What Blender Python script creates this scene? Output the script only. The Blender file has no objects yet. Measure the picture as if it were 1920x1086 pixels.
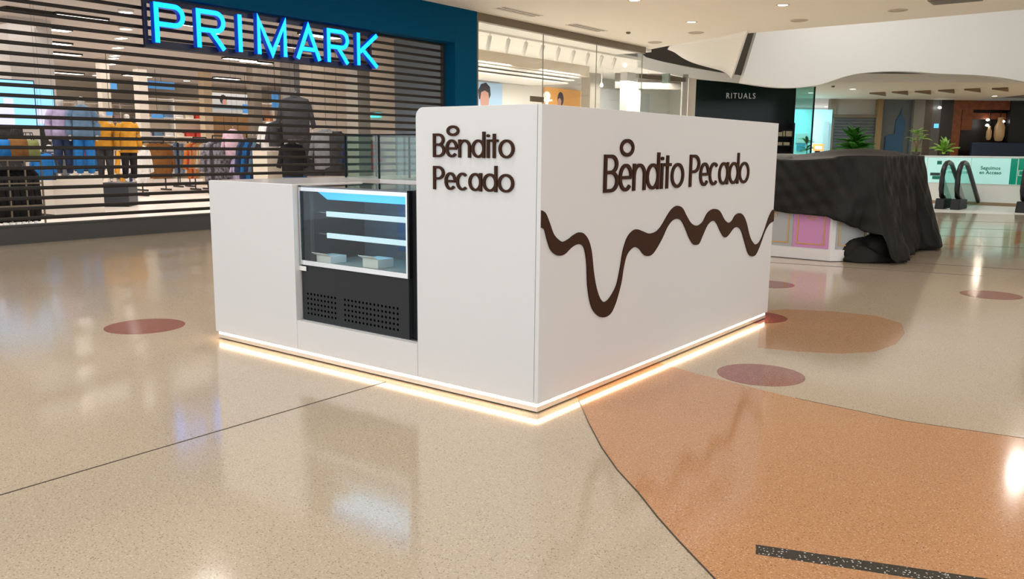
import bpy, bmesh, math, random
from mathutils import Vector, Matrix
random.seed(7)
PI = math.pi
S = bpy.context.scene
COL = S.collection

# ---------------------------------------------------------------- camera
F_PX, PITCH, ROLL, YAW = 1583.82, 0.16509, 0.00965, -0.64489
CAM = Vector((2.49355, -3.5525, 1.4))
FW = Vector((math.sin(YAW)*math.cos(PITCH), math.cos(YAW)*math.cos(PITCH), -math.sin(PITCH)))
_r = Vector((math.cos(YAW), -math.sin(YAW), 0)); _u = _r.cross(FW)
RT = _r*math.cos(ROLL) + _u*math.sin(ROLL); UP = -_r*math.sin(ROLL) + _u*math.cos(ROLL)
cd = bpy.data.cameras.new('camera'); cam = bpy.data.objects.new('camera', cd); COL.objects.link(cam)
cd.sensor_width = 36; cd.lens = 36*F_PX/1920; cd.clip_end = 300; cd.clip_start = 0.05
m = Matrix((RT, UP, -FW)).transposed().to_4x4(); m.translation = CAM; cam.matrix_world = m
S.camera = cam

# ---------------------------------------------------------------- world and lights
w = bpy.data.worlds.new('mall_ambient'); S.world = w; w.use_nodes = True
w.node_tree.nodes['Background'].inputs[0].default_value = (0.88, 0.95, 1.0, 1)
w.node_tree.nodes['Background'].inputs[1].default_value = 1.72
S.view_settings.view_transform = 'Standard'; S.view_settings.look = 'None'
S.view_settings.exposure = 0.0; S.view_settings.gamma = 1; S.view_settings.use_curve_mapping = False

def area(name, loc, size, power, color=(1, 1, 1), rot=(0, 0, 0), sizey=None, shape=None, spread=None):
    l = bpy.data.lights.new(name, 'AREA'); l.energy = power; l.color = color; l.size = size
    if sizey: l.shape = 'RECTANGLE'; l.size_y = sizey
    if shape: l.shape = shape
    if spread: l.spread = math.radians(spread)
    o = bpy.data.objects.new(name, l); o.location = loc; o.rotation_euler = rot; COL.objects.link(o); return o
# fashion store ceiling lighting
for x, y in ((-13.5, 2.0), (-13.5, 8.0), (-19.0, 3.0), (-19.0, 9.0), (-25.5, 5.0), (-25.5, 11.0), (-22, 17.5), (-28.5, 18)):
    area('store_light', (x, y, 3.9), 4.6, 215, (1, 0.94, 0.88), spread=125)
# white corner shop
for y in (13.5, 17.0, 21.0, 26.0):
    area('shop_light', (-13.4, y, 4.0), 2.4, 285, (1, 0.94, 0.87))
# far hall
for x in (-7.5, -3.0, 2.0):
    area('hall_light', (x, 33, 3.85), 1.5, 270, (1, 0.82, 0.60))
area('cyan_light', (-9.6, 33, 3.5), 1.5, 130, (0.55, 0.95, 1))
# added fill lights above the void, brightening the white bulkhead
for x in (-4.0, 1.0, 6.0):
    area('bulkhead_fill', (x, 20.0, 7.6), 2.2, 120, (1, 0.97, 0.94), rot=(math.radians(28), 0, 0))

# ---------------------------------------------------------------- helpers: points
def ray(x, y): return FW + RT*((x-960)/F_PX) - UP*((y-543)/F_PX)
def oz(x, y, z=0.0): d = ray(x, y); return CAM + d*((z-CAM.z)/d.z)
def ox(x, y, X): d = ray(x, y); return CAM + d*((X-CAM.x)/d.x)
def oy(x, y, Y): d = ray(x, y); return CAM + d*((Y-CAM.y)/d.y)
FH = Vector((math.sin(YAW), math.cos(YAW), 0)); RH = Vector((math.cos(YAW), -math.sin(YAW), 0))
def od(x, y, D): d = ray(x, y); return CAM + d*(D/d.dot(FH))

# ---------------------------------------------------------------- materials
MATS = {}
def mat(name, col, rough=0.5, metal=0.0, emit=0.0, ecol=None, spec=0.5, noise=0.0, nscale=40, bump=0.0, coat=0.0):
    if name in MATS: return MATS[name]
    M = bpy.data.materials.new(name); M.use_nodes = True; nt = M.node_tree; b = nt.nodes['Principled BSDF']
    b.inputs['Base Color'].default_value = (*col, 1); b.inputs['Roughness'].default_value = rough
    b.inputs['Metallic'].default_value = metal; b.inputs['Specular IOR Level'].default_value = spec
    b.inputs['Coat Weight'].default_value = coat
    if emit:
        b.inputs['Emission Color'].default_value = (*(ecol or col), 1); b.inputs['Emission Strength'].default_value = emit
    if noise or bump:
        tc = nt.nodes.new('ShaderNodeTexCoord'); n = nt.nodes.new('ShaderNodeTexNoise')
        n.inputs['Scale'].default_value = nscale; n.inputs['Detail'].default_value = 4
        nt.links.new(tc.outputs['Object'], n.inputs['Vector'])
        if noise:
            r = nt.nodes.new('ShaderNodeValToRGB')
            r.color_ramp.elements[0].color = (*[c*(1-noise) for c in col], 1)
            r.color_ramp.elements[1].color = (*[min(1, c*(1+noise)) for c in col], 1)
            r.color_ramp.elements[0].position = 0.3; r.color_ramp.elements[1].position = 0.7
            nt.links.new(n.outputs['Fac'], r.inputs['Fac']); nt.links.new(r.outputs['Color'], b.inputs['Base Color'])
        if bump:
            bp = nt.nodes.new('ShaderNodeBump'); bp.inputs['Strength'].default_value = bump; bp.inputs['Distance'].default_value = 0.01
            nt.links.new(n.outputs['Fac'], bp.inputs['Height']); nt.links.new(bp.outputs['Normal'], b.inputs['Normal'])
    MATS[name] = M; return M

def glass(name, tint=(0.95, 0.98, 0.97), refl=0.06, rough=0.02):
    if name in MATS: return MATS[name]
    M = bpy.data.materials.new(name); M.use_nodes = True; nt = M.node_tree; nt.nodes.clear()
    out = nt.nodes.new('ShaderNodeOutputMaterial'); mx = nt.nodes.new('ShaderNodeMixShader')
    t = nt.nodes.new('ShaderNodeBsdfTransparent'); t.inputs[0].default_value = (*tint, 1)
    g = nt.nodes.new('ShaderNodeBsdfGlossy'); g.inputs['Roughness'].default_value = rough; g.inputs[0].default_value = (1, 1, 1, 1)
    lw = nt.nodes.new('ShaderNodeLayerWeight'); lw.inputs[0].default_value = 0.5
    pw = nt.nodes.new('ShaderNodeMath'); pw.operation = 'POWER'; pw.inputs[1].default_value = 5.0
    mm = nt.nodes.new('ShaderNodeMath'); mm.operation = 'MULTIPLY_ADD'; mm.inputs[1].default_value = 1-refl; mm.inputs[2].default_value = refl
    mm.use_clamp = True
    nt.links.new(lw.outputs['Facing'], pw.inputs[0]); nt.links.new(pw.outputs[0], mm.inputs[0]); nt.links.new(mm.outputs[0], mx.inputs[0])
    nt.links.new(t.outputs[0], mx.inputs[1]); nt.links.new(g.outputs[0], mx.inputs[2]); nt.links.new(mx.outputs[0], out.inputs[0])
    MATS[name] = M; return M

def terrazzo(name, c1, c2, fleck, light, rough=0.11, dens=0.12, scale=150):
    M = bpy.data.materials.new(name); M.use_nodes = True; nt = M.node_tree; b = nt.nodes['Principled BSDF']
    N = nt.nodes.new; L = nt.links.new
    geo = N('ShaderNodeNewGeometry'); pos = geo.outputs['Position']
    n = N('ShaderNodeTexNoise'); n.inputs['Scale'].default_value = 110; n.inputs['Detail'].default_value = 3; L(pos, n.inputs['Vector'])
    r = N('ShaderNodeValToRGB'); r.color_ramp.elements[0].position = .35; r.color_ramp.elements[1].position = .65
    r.color_ramp.elements[0].color = (*c1, 1); r.color_ramp.elements[1].color = (*c2, 1); L(n.outputs['Fac'], r.inputs[0])
    v = N('ShaderNodeTexVoronoi'); v.inputs['Scale'].default_value = scale; L(pos, v.inputs['Vector'])
    sep = N('ShaderNodeSeparateColor'); L(v.outputs['Color'], sep.inputs[0])
    lt = N('ShaderNodeMath'); lt.operation = 'LESS_THAN'; lt.inputs[1].default_value = dens; L(sep.outputs[0], lt.inputs[0])
    dl = N('ShaderNodeMath'); dl.operation = 'LESS_THAN'; dl.inputs[1].default_value = 0.42; L(v.outputs['Distance'], dl.inputs[0])
    mu = N('ShaderNodeMath'); mu.operation = 'MULTIPLY'; L(lt.outputs[0], mu.inputs[0]); L(dl.outputs[0], mu.inputs[1])
    m1 = N('ShaderNodeMix'); m1.data_type = 'RGBA'; L(mu.outputs[0], m1.inputs['Factor']); L(r.outputs[0], m1.inputs['A']); m1.inputs['B'].default_value = (*fleck, 1)
    gt = N('ShaderNodeMath'); gt.operation = 'GREATER_THAN'; gt.inputs[1].default_value = 1-dens*1.3; L(sep.outputs[1], gt.inputs[0])
    mu2 = N('ShaderNodeMath'); mu2.operation = 'MULTIPLY'; L(gt.outputs[0], mu2.inputs[0]); L(dl.outputs[0], mu2.inputs[1])
    m2 = N('ShaderNodeMix'); m2.data_type = 'RGBA'; L(mu2.outputs[0], m2.inputs['Factor']); L(m1.outputs['Result'], m2.inputs['A']); m2.inputs['B'].default_value = (*light, 1)
    big = N('ShaderNodeTexNoise'); big.inputs['Scale'].default_value = 0.9; L(pos, big.inputs['Vector'])
    rr = N('ShaderNodeMapRange'); rr.inputs['From Min'].default_value = .3; rr.inputs['From Max'].default_value = .7
    rr.inputs['To Min'].default_value = rough*0.85; rr.inputs['To Max'].default_value = rough*1.25; L(big.outputs['Fac'], rr.inputs['Value'])
    L(m2.outputs['Result'], b.inputs['Base Color']); L(rr.outputs[0], b.inputs['Roughness'])
    b.inputs['IOR'].default_value = 1.6
    MATS[name] = M; return M

WHITE = mat('kiosk_white', (0.645, 0.65, 0.66), 0.4)
BROWN = mat('chocolate_brown', (0.040, 0.016, 0.008), 0.5, spec=.12)
ALU = mat('brushed_aluminium', (0.75, 0.70, 0.64), 0.35, 0.6)
LED = mat('warm_led', (1, 0.8, 0.55), 0.5, emit=22.0, ecol=(1, 0.69, 0.40))
BLACK = mat('black_paint', (0.008, 0.009, 0.011), 0.5, spec=.2)
SATIN = mat('black_satin', (0.025, 0.028, 0.031), 0.5, spec=.2)
CHROME = mat('steel', (0.78, 0.80, 0.82), 0.25, 0.9)
DARK = mat('dark_metal', (0.03, 0.029, 0.028), 0.45, 0.2)
BEIGE = terrazzo('terrazzo_beige', (0.425, 0.35, 0.265), (0.51, 0.43, 0.335), (0.22, 0.175, 0.125), (0.59, 0.52, 0.42))
ORANGE = terrazzo('terrazzo_orange', (0.42, 0.205, 0.095), (0.54, 0.29, 0.145), (0.20, 0.09, 0.045), (0.64, 0.44, 0.28), dens=0.09)
PEACH = terrazzo('terrazzo_peach', (0.40, 0.235, 0.135), (0.50, 0.31, 0.185), (0.20, 0.10, 0.05), (0.62, 0.45, 0.30), dens=0.09)
RED = terrazzo('terrazzo_red', (0.20, 0.052, 0.045), (0.29, 0.09, 0.075), (0.10, 0.03, 0.03), (0.45, 0.22, 0.19), dens=0.07)
BLKT = terrazzo('terrazzo_black', (0.016, 0.017, 0.017), (0.035, 0.036, 0.036), (0.01, 0.01, 0.01), (0.55, 0.55, 0.53), dens=0.17, scale=120)
CEIL = mat('ceiling_plaster', (0.92, 0.86, 0.77), 0.7)
PLASTER = mat('white_plaster', (0.84, 0.83, 0.80), 0.6)
CREAM = mat('cream_wall', (0.82, 0.76, 0.66), 0.6)
GREY = mat('grey_wall', (0.33, 0.33, 0.32), 0.6)
DKSOFFIT = mat('void_soffit', (0.20, 0.18, 0.155), 0.7)
NAVY = mat('petrol_blue_panel', (0.0, 0.066, 0.150), 0.55, spec=.05)
CLEAR = glass('clear_glass', (0.97, 0.985, 0.98), 0.045)
BRONZE = mat('bronze_frame', (0.20, 0.165, 0.12), 0.4, 0.5)

# ---------------------------------------------------------------- mesh helpers
def link(name, me, material, parent=None, smooth=False):
    o = bpy.data.objects.new(name, me); COL.objects.link(o)
    if material and not me.materials: me.materials.append(material)
    if parent is not None: o.parent = parent
    if smooth:
        for p in me.polygons: p.use_smooth = True
    return o
class MB:
    def __init__(s): s.v = []; s.f = []
    def add(s, vs, fs):
        k = len(s.v); s.v += [tuple(v) for v in vs]; s.f += [tuple(i+k for i in f) for f in fs]; return s
    def box(s, x0, x1, y0, y1, z0, z1):
        return s.add([(x, y, z) for z in (z0, z1) for (x, y) in ((x0, y0), (x1, y0), (x1, y1), (x0, y1))],
                     [(3, 2, 1, 0), (4, 5, 6, 7), (0, 1, 5, 4), (1, 2, 6, 5), (2, 3, 7, 6), (3, 0, 4, 7)])
    def hexa(s, a, b):  # bottom quad, top quad
        return s.add(list(a)+list(b), [(3, 2, 1, 0), (4, 5, 6, 7), (0, 1, 5, 4), (1, 2, 6, 5), (2, 3, 7, 6), (3, 0, 4, 7)])
    def prism(s, pts, off):  # polygon (3D points) extruded by vector
        n = len(pts); off = Vector(off); a = [Vector(p) for p in pts]; b = [p+off for p in a]
        return s.add(a+b, [tuple(range(n))[::-1], tuple(range(n, 2*n))]+[(i, (i+1) % n, n+(i+1) % n, n+i) for i in range(n)])
    def bar(s, a, b, wd, hh=None, up=(0, 0, 1)):
        a = Vector(a); b = Vector(b); d = (b-a).normalized(); u = Vector(up)
        if abs(d.dot(u)) > .98: u = Vector((1, 0, 0))
        sd = d.cross(u).normalized(); u = sd.cross(d); hh = hh or wd
        q = lambda c: [c-sd*wd/2-u*hh/2, c+sd*wd/2-u*hh/2, c+sd*wd/2+u*hh/2, c-sd*wd/2+u*hh/2]
        return s.hexa(q(a), q(b))
    def tube(s, pts, r, n=8, closed=False, rs=None):
        pts = [Vector(p) for p in pts]; k = len(pts); rings = []
        for i, p in enumerate(pts):
            if closed: d = pts[(i+1) % k]-pts[i-1]
            else: d = pts[min(i+1, k-1)]-pts[max(i-1, 0)]
            d.normalize(); u = Vector((0, 0, 1)) if abs(d.z) < .95 else Vector((1, 0, 0))
            a = d.cross(u).normalized(); b = a.cross(d); rr = rs[i] if rs else r
            rings.append([p+a*(math.cos(t)*rr)+b*(math.sin(t)*rr) for t in [2*PI*j/n for j in range(n)]])
        return s.rings(rings, closed)
    def rings(s, rings, closed=False, caps=True):
        n = len(rings[0]); k = len(rings); vs = [v for r in rings for v in r]; fs = []
        for i in range(k if closed else k-1):
            i2 = (i+1) % k
            for j in range(n): fs.append((i*n+j, i*n+(j+1) % n, i2*n+(j+1) % n, i2*n+j))
        if not closed and caps: fs += [tuple(range(n))[::-1], tuple(range((k-1)*n, k*n))]
        return s.add(vs, fs)
    def lathe(s, c, prof, n=20, caps=True):
        c = Vector(c)
        return s.rings([[c+Vector((r*math.cos(2*PI*j/n), r*math.sin(2*PI*j/n), z)) for j in range(n)] for r, z in prof], caps=caps)
    def grid(s, rows):
        n = len(rows[0]); k = len(rows)
        return s.add([v for r in rows for v in r], [(i*n+j, i*n+j+1, (i+1)*n+j+1, (i+1)*n+j) for i in range(k-1) for j in range(n-1)])
    def build(s, name, material, parent=None, smooth=False, bevel=0, thick=0):
        me = bpy.data.meshes.new(name); me.from_pydata(s.v, [], s.f); me.update()
        bm = bmesh.new(); bm.from_mesh(me); bmesh.ops.recalc_face_normals(bm, faces=bm.faces); bm.to_mesh(me); bm.free()
        o = link(name, me, material, parent, smooth)
        if thick:
            md = o.modifiers.new('solid', 'SOLIDIFY'); md.thickness = thick; md.offset = 0
        if bevel:
            md = o.modifiers.new('bevel', 'BEVEL'); md.width = bevel; md.segments = 2; md.limit_method = 'ANGLE'
        return o
def tag(o, label, cat=None, group=None, kind=None):
    o['label'] = label
    if cat: o['category'] = cat
    if group: o['group'] = group
    if kind: o['kind'] = kind
    return o
def thing(name, label, cat, loc=(0, 0, 0), group=None):
    o = bpy.data.objects.new(name, None); COL.objects.link(o); o.location = loc; o.empty_display_size = .1
    return tag(o, label, cat, group)
def struct(o, label=None):
    o['kind'] = 'structure'
    if label: o['label'] = label
    return o
def keep(parts, root):  # parts were built in world coordinates; hang them under the root without moving them
    for p in parts:
        p.parent = root; p.matrix_parent_inverse = Matrix.Translation(-root.location)
def text_mesh(name, body, size, origin, ux, uz, depth, material, parent=None, sx=1.0, spacing=1.0, bold=0.0):
    cu = bpy.data.curves.new(name, 'FONT'); cu.body = body; cu.size = size; cu.extrude = depth; cu.space_character = spacing; cu.offset = bold
    o = bpy.data.objects.new(name+'_t', cu); COL.objects.link(o)
    dg = bpy.context.evaluated_depsgraph_get(); me = bpy.data.meshes.new_from_object(o.evaluated_get(dg))
    bpy.data.objects.remove(o); bpy.data.curves.remove(cu)
    ux = Vector(ux).normalized(); uz = Vector(uz).normalized(); un = ux.cross(uz); origin = Vector(origin)
    for v in me.vertices: v.co = origin + ux*(v.co.x*sx) + uz*v.co.y + un*v.co.z
    me.name = name; me.materials.clear()
    return link(name, me, material, parent)

# ---------------------------------------------------------------- stroke lettering
def arc(cx, cy, rx, ry, a0, a1, n=20): return [(cx+rx*math.cos(math.radians(a0+(a1-a0)*i/n)), cy+ry*math.sin(math.radians(a0+(a1-a0)*i/n))) for i in range(n+1)]
def glyph(ch, x0, x1, xh, cap, asc, sw):
    h = sw/2; cx = (x0+x1)/2; rx = (x1-x0)/2-h; ry = xh/2-h; out = []
    if ch == 'o': out = [(arc(cx, xh/2, rx, ry, 0, 360, 32)[:-1], True)]
    elif ch == 'e': out = [([(x0+h, xh/2), (x1-h, xh/2)], False), (arc(cx, xh/2, rx, ry, 0, 318, 30), False)]
    elif ch == 'c': out = [(arc(cx, xh/2, rx*1.08, ry, 48, 312, 28), False)]
    elif ch == 'n': out = [([(x0+h, 0), (x0+h, xh)], False), (arc(cx, xh*.58, rx, xh*.42-h, 180, 0, 18)+[(x1-h, 0)], False)]
    elif ch in 'da': out = [(arc(cx, xh/2, rx, ry, 0, 360, 32)[:-1], True), ([(x1-h, 0), (x1-h, asc if ch == 'd' else xh)], False)]
    elif ch == 'i': out = [([(cx, 0), (cx, xh)], False), (arc(cx, xh+sw*1.45, sw*.28, sw*.28, 0, 360, 14)[:-1], True)]
    elif ch == 't': out = [([(cx, 0), (cx, asc*.92)], False), ([(x0, xh-h), (x1, xh-h)], False)]
    elif ch in 'PRB':
        mid = cap*.47 if ch != 'B' else cap*.53; r = (cap-h-mid)/2; k = min(r, (x1-x0)*.55); xm = x1-h-k-(0 if ch != 'B' else sw*.35)
        out = [([(x0+h, 0), (x0+h, cap)], False), ([(x0+h, cap-h)]+arc(xm, mid+r, k, r, 90, -90, 16)+[(x0+h, mid)], False)]
        if ch == 'B':
            r2 = (mid-h)/2; k2 = min(r2, (x1-x0)*.6); out.append(([(x0+h, mid)]+arc(x1-h-k2, h+r2, k2, r2, 90, -90, 16)+[(x0+h, h)], False))
        if ch == 'R': out.append(([(cx-sw*.1, mid), (x1-h*.9, 0)], False))
    elif ch == 'I': out = [([(cx, 0), (cx, cap)], False)]
    elif ch == 'M': out = [([(x0+h, 0), (x0+h, cap-h), (cx, cap*.06), (x1-h, cap-h), (x1-h, 0)], False)]
    elif ch == 'A': out = [([(x0+h*.7, 0), (cx, cap-h), (x1-h*.7, 0)], False), ([(x0+(cx-x0)*.38, cap*.3), (x1-(x1-cx)*.38, cap*.3)], False)]
    elif ch == 'K': out = [([(x0+h, 0), (x0+h, cap)], False), ([(x1-h, cap), (x0+sw, cap*.42)], False), ([(x0+sw*1.5, cap*.54), (x1-h, 0)], False)]
    return out
def ribbon(mb, pts, closed, sw, to3, d0, d1):
    n = len(pts); L = []; R = []
    for i in range(n):
        p = Vector(pts[i])
        a = Vector(pts[i-1]) if (i > 0 or closed) else None; b = Vector(pts[(i+1) % n]) if (i < n-1 or closed) else None
        d1_ = (p-a).normalized() if a is not None else None; d2_ = (b-p).normalized() if b is not None else None
        if d1_ is None: d1_ = d2_
        if d2_ is None: d2_ = d1_
        t = (d1_+d2_)
        t = d1_ if t.length < 1e-4 else t.normalized()
        nn = Vector((-t.y, t.x)); k = 1/max(.35, nn.dot(Vector((-d1_.y, d1_.x))))
        L.append(p+nn*(sw/2*k)); R.append(p-nn*(sw/2*k))
    sect = [[to3(L[i].x, L[i].y, d0), to3(L[i].x, L[i].y, d1), to3(R[i].x, R[i].y, d1), to3(R[i].x, R[i].y, d0)] for i in range(n)]
    mb.rings(sect, closed)
def letter(ch, x0, x1, xh, cap, asc, sw, to3, d0, d1, material, parent, name='letter'):
    mb = MB()
    for k, (pts, cl) in enumerate(glyph(ch, x0, x1, xh, cap, asc, sw)): ribbon(mb, pts, cl, sw if not (ch == 'i' and cl) else sw*.62, to3, d0+.0003*k, d1+.0006*k)
    return mb.build(name, material, parent)

# ================================================================ THE SETTING
fl = MB().box(-10.6, 13, -9, 46, -0.2, 0).build('floor', BEIGE); struct(fl, 'polished beige terrazzo floor')
def inlay(name, pts, material, z=0.0012):
    return MB().prism([(p[0], p[1], -0.01) for p in pts], (0, 0, 0.01+z)).build(name, material, fl)
inlay('inlay_panel', [(-.4, .85), (.03, .36), (.29, .05), (.53, -.22), (.73, -.42), (.93, -.59), (1.1, -.75), (1.25, -.88), (1.47, -1.06), (2.2, -1.55), (4, -2.3), (7, -2.9),
      (9, 3), (4, 1.75), (2.7, 1.33), (2.11, 1.21), (1.59, 1.13), (.98, 1.18), (.3, 1.32), (-.4, 1.55)], ORANGE)
inlay('inlay_panel', [tuple(oz(*q)[:2]) for q in ((1420, 652), (1500, 660), (1580, 664), (1640, 660), (1680, 645), (1697, 625), (1690, 606), (1640, 592), (1560, 584), (1470, 580), (1430, 583))], PEACH, .0010)
inlay('inlay_panel', [tuple(oz(*q)[:2]) for q in ((1760, 470), (1860, 466), (1960, 448), (1960, 432), (1850, 437), (1770, 446))], ORANGE, .0010)
inlay('inlay_strip', [tuple(oz(*q)[:2]) for q in ((1417, 1022), (1917, 1096), (1917, 1117), (1417, 1040))], BLKT, .0018)
for cx, cy, r in ((-3.70, -.10, .295), (.63, 1.56, .27), (-.11, 3.36, .27), (1.31, 6.01, .28), tuple(oz(1440, 533)[:2])+(.27,), (3.9, .2, .28)):
    inlay('inlay_dot', [(cx+r*math.cos(2*PI*i/40), cy+r*math.sin(2*PI*i/40)) for i in range(40)], RED, .0015)
JOINT = mat('joint_line', (0.05, 0.04, 0.03), 0.5)
def joint(pts, wd=.006):
    for a, b in zip(pts[:-1], pts[1:]):
        a = Vector((a[0], a[1], 0)); b = Vector((b[0], b[1], 0)); s_ = (b-a).normalized().cross(Vector((0, 0, 1)))*wd/2
        inlay('joint_strip', [a-s_, b-s_, b+s_, a+s_], JOINT, .0022)
joint([(-1.09, -9), (-1.09, -.05)]); joint([(.03, .36), (.29, .05), (.53, -.22), (.73, -.42), (.93, -.59), (1.1, -.75), (1.25, -.88), (1.47, -1.06), (2.2, -1.55)], .0065)
joint([(.98, 1.18), (1.59, 1.13), (2.11, 1.21), (2.7, 1.33)], .004)
joint([tuple(oz(1440, 492)[:2]), tuple(oz(1845, 518)[:2])], .012)
for a, b in (((1690, 425), (1920, 432)), ((1690, 412), (1920, 418)), ((1690, 440), (1920, 447)), ((1700, 492), (1920, 506)), ((1690, 455), (1920, 465))):
    joint([tuple(oz(*a)[:2]), tuple(oz(*b)[:2])], .012)
MARBLE = mat('white_marble', (0.80, 0.79, 0.76), 0.3)
inlay('landing_strip', [tuple(oz(*q)[:2]) for q in ((1600, 391), (1745, 398), (1990, 405))]+[(4, 22.6), (-4.5, 22.6)], MARBLE, .002)

# mall ceiling
ce = MB().prism([(-10.3, -6, 4.4), (-10.3, 20.1, 4.4), (-8.9, 19.3, 4.4), (-7.6, 18.6, 4.4), (-6.3, 18.15, 4.4), (-4.6, 18.0, 4.4), (-3, 17.95, 4.4), (0, 17.7, 4.4), (13, 17.3, 4.4), (13, -6, 4.4)], (0, 0, .35)).build('ceiling', CEIL)
struct(ce, 'cream plaster mall ceiling')
struct(MB().box(-16, 14, 17.2, 46, 8.6, 8.8).build('ceiling_light_block', PLASTER), 'added unseen roof keeping ambient light off the bulkhead')  # unseen roof added to stop ambient light reaching the atrium
struct(MB().box(-16, 14, 17.2, 17.4, 4.75, 8.6).build('wall_block_near', PLASTER), 'added unseen wall blocking light over the mall ceiling edge')  # added to close the opening where ambient light hit the bulkhead
struct(MB().box(14, 14.2, 17.2, 46, 0, 8.6).build('wall_block_right', CREAM), 'added unseen light blocking wall right of the atrium')  # added to shut out ambient light from the right
struct(MB().box(-16.2, -16, 17.2, 46, 4.5, 8.6).build('wall_block_left', PLASTER), 'added unseen light blocking wall at the upper left of the atrium')  # added to shut out ambient light from the left
struct(MB().box(-16, 14, 46, 46.2, 0, 8.6).build('wall_block_back', PLASTER), 'added unseen light blocking wall behind the atrium')  # added to shut out ambient light from behind
struct(MB().box(12, 12.2, 11, 17.2, 0, 4.4).build('wall_right', CREAM), 'added unseen cream wall cutting light from the right')  # unseen wall put in to darken the kiosk side and the tarpaulin
# fashion store shell
LINO = mat('store_floor', (0.70, 0.63, 0.57), 0.25, noise=.06, nscale=3)
STCEIL = mat('store_ceiling', (0.46, 0.41, 0.37), 0.6)
struct(MB().box(-33, -10.6, -6, 12.1, -.2, 0).box(-33, -16.62, 12.1, 26, -.2, 0).build('floor', LINO), 'pale floor of the fashion store')
struct(MB().box(-33, -10.35, -6, 12.1, 4.05, 4.2).box(-33, -16.62, 12.1, 26, 4.05, 4.2).build('ceiling', STCEIL), 'greyish ceiling of the fashion store')
struct(MB().box(-33.2, -33, -6, 26, 0, 4.1).build('wall_back', CREAM), 'back wall of the fashion store')
struct(MB().box(-33, -10.4, -6.2, -6, 0, 4.1).build('wall_left', CREAM), 'left wall of the fashion store')
struct(MB().box(-33, -16.6, 26, 26.2, 0, 4.1).build('wall_right', CREAM), 'right wall of the fashion store')
struct(MB().box(-16.6, -12.95, 12.0, 12.15, 0, 4.06).build('wall_side', mat('store_side_wall', (0.60, 0.52, 0.43), .6)), 'beige partition wall in the fashion store')
struct(MB().box(-12.95, -10.5, 12.0, 12.15, 0, 4.06).build('wall_entrance', mat('blue_grey_wall', (0.20, 0.245, 0.29), .35)), 'blue grey wall beside the shutter')
# fascia and pilasters of the fashion store
XF = -9.91
struct(MB().box(-10.34, XF, -6, 10.8, 3.655, 4.4).build('wall_fascia', NAVY), 'petrol blue fascia above the shutter')
struct(MB().box(-10.34, XF, 10.803, 11.55, 0, 4.4).build('wall_pilaster', NAVY), 'petrol blue pilaster beside the shutter')
struct(MB().box(-10.34, XF, -6, -4.4, 0, 3.65).build('wall_pilaster', NAVY), 'petrol blue pilaster at the far left')

# ================================================================ ROLLER SHUTTER
XS = -10.26
sh = thing('roller_shutter', 'closed see-through roller shutter with dark horizontal slats under blue fascia', 'shutter', (XS, 3.2, 0))
SLAT = mat('shutter_slat', (0.024, 0.021, 0.019), 0.45, 0.0, spec=.3)
RAIL = mat('shutter_rail', (0.055, 0.055, 0.053), 0.5, 0.1)
mb = MB().box(-.035, .035, -7.6, 7.6, .0, .27).box(-.05, .05, -7.6, 7.6, .25, .275)
bt = mb.build('bottom_rail', RAIL, sh)
first = None
for i in range(24):
    z = .355+.1425*i
    if first is None:
        pr = [(-.010, -.026), (.012, -.026), (.020, -.012), (.020, .012), (.012, .026), (-.010, .026)]
        o = MB().prism([(a, -7.6, b) for a, b in pr], (0, 15.2, 0)).build('slat', SLAT, sh); first = o
    else:
        o = first.copy(); COL.objects.link(o); o.parent = sh
    o.location = (0, 0, z)
MB().box(-.03, .05, 7.55, 7.62, 0, 3.66).build('guide_rail', DARK, sh)
# PRIMARK letters
XL = -9.97
sg = thing('illuminated_sign', 'glowing cyan letters hanging before the shutter', 'sign', (XL, 6.2, 2.96))
CYAN = mat('sign_face', (0.0, 0.2, 0.5), .4, emit=3.4, ecol=(0.0, 0.245, 1.0))
SBLUE = mat('sign_return', (0.0, 0.05, 0.35), .4, emit=.32, ecol=(0.0, 0.06, 0.75))
SRAIL = mat('sign_rail', (0.006, 0.012, 0.04), .4)
lets = [('P', 3.85, 4.37), ('R', 4.57, 5.10), ('I', 5.31, 5.45), ('M', 5.72, 6.34), ('A', 6.55, 7.10), ('R', 7.26, 7.79), ('K', 8.0, 8.56)]
for ch, a, b in lets:
    to3 = lambda u, v, d: (d, u-6.2, v)
    f = letter(ch, a, b, .45, .605, .6, .074, to3, .0, .012, CYAN, sg, 'letter')
    mb = MB()
    for k, (pts, cl) in enumerate(glyph(ch, a, b, .45, .605, .6, .074)): ribbon(mb, pts, cl, .078, to3, -.10+.001*k, -.004+.001*k)
    mb.build('letter_return', SBLUE, f)
MB().box(-.17, -.12, -2.45, 2.3, -.07, .05).build('mount_rail', SRAIL, sg)
MB().box(-.17, -.12, -2.45, 2.3, .59, .68).build('mount_rail', SRAIL, sg)
for y in (-2.42, 2.27): MB().box(-.17, -.12, y-.03, y+.03, .05, .59).build('mount_post', SRAIL, sg)

# ================================================================ KIOSK
KL, KW, KH, KC, KK, KD = 2.9035, 3.363, 1.625, 1.157, .873, 1.973
Z0 = .057
ki = thing('sales_kiosk', 'white square sales kiosk with brown lettering and glowing base', 'kiosk', (-1.45, 1.68, 0))
def kp(mb, name, material, bevel=.002, parent=None):
    o = mb.build(name, material, None, bevel=bevel); o.parent = parent or ki
    off = ki.location if parent is None else ki.location
    for v in o.data.vertices: v.co -= off
    return o
g = .0015
side = kp(MB().box(-.026, 0, 0, KW, Z0, KH), 'side_panel', WHITE)
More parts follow.
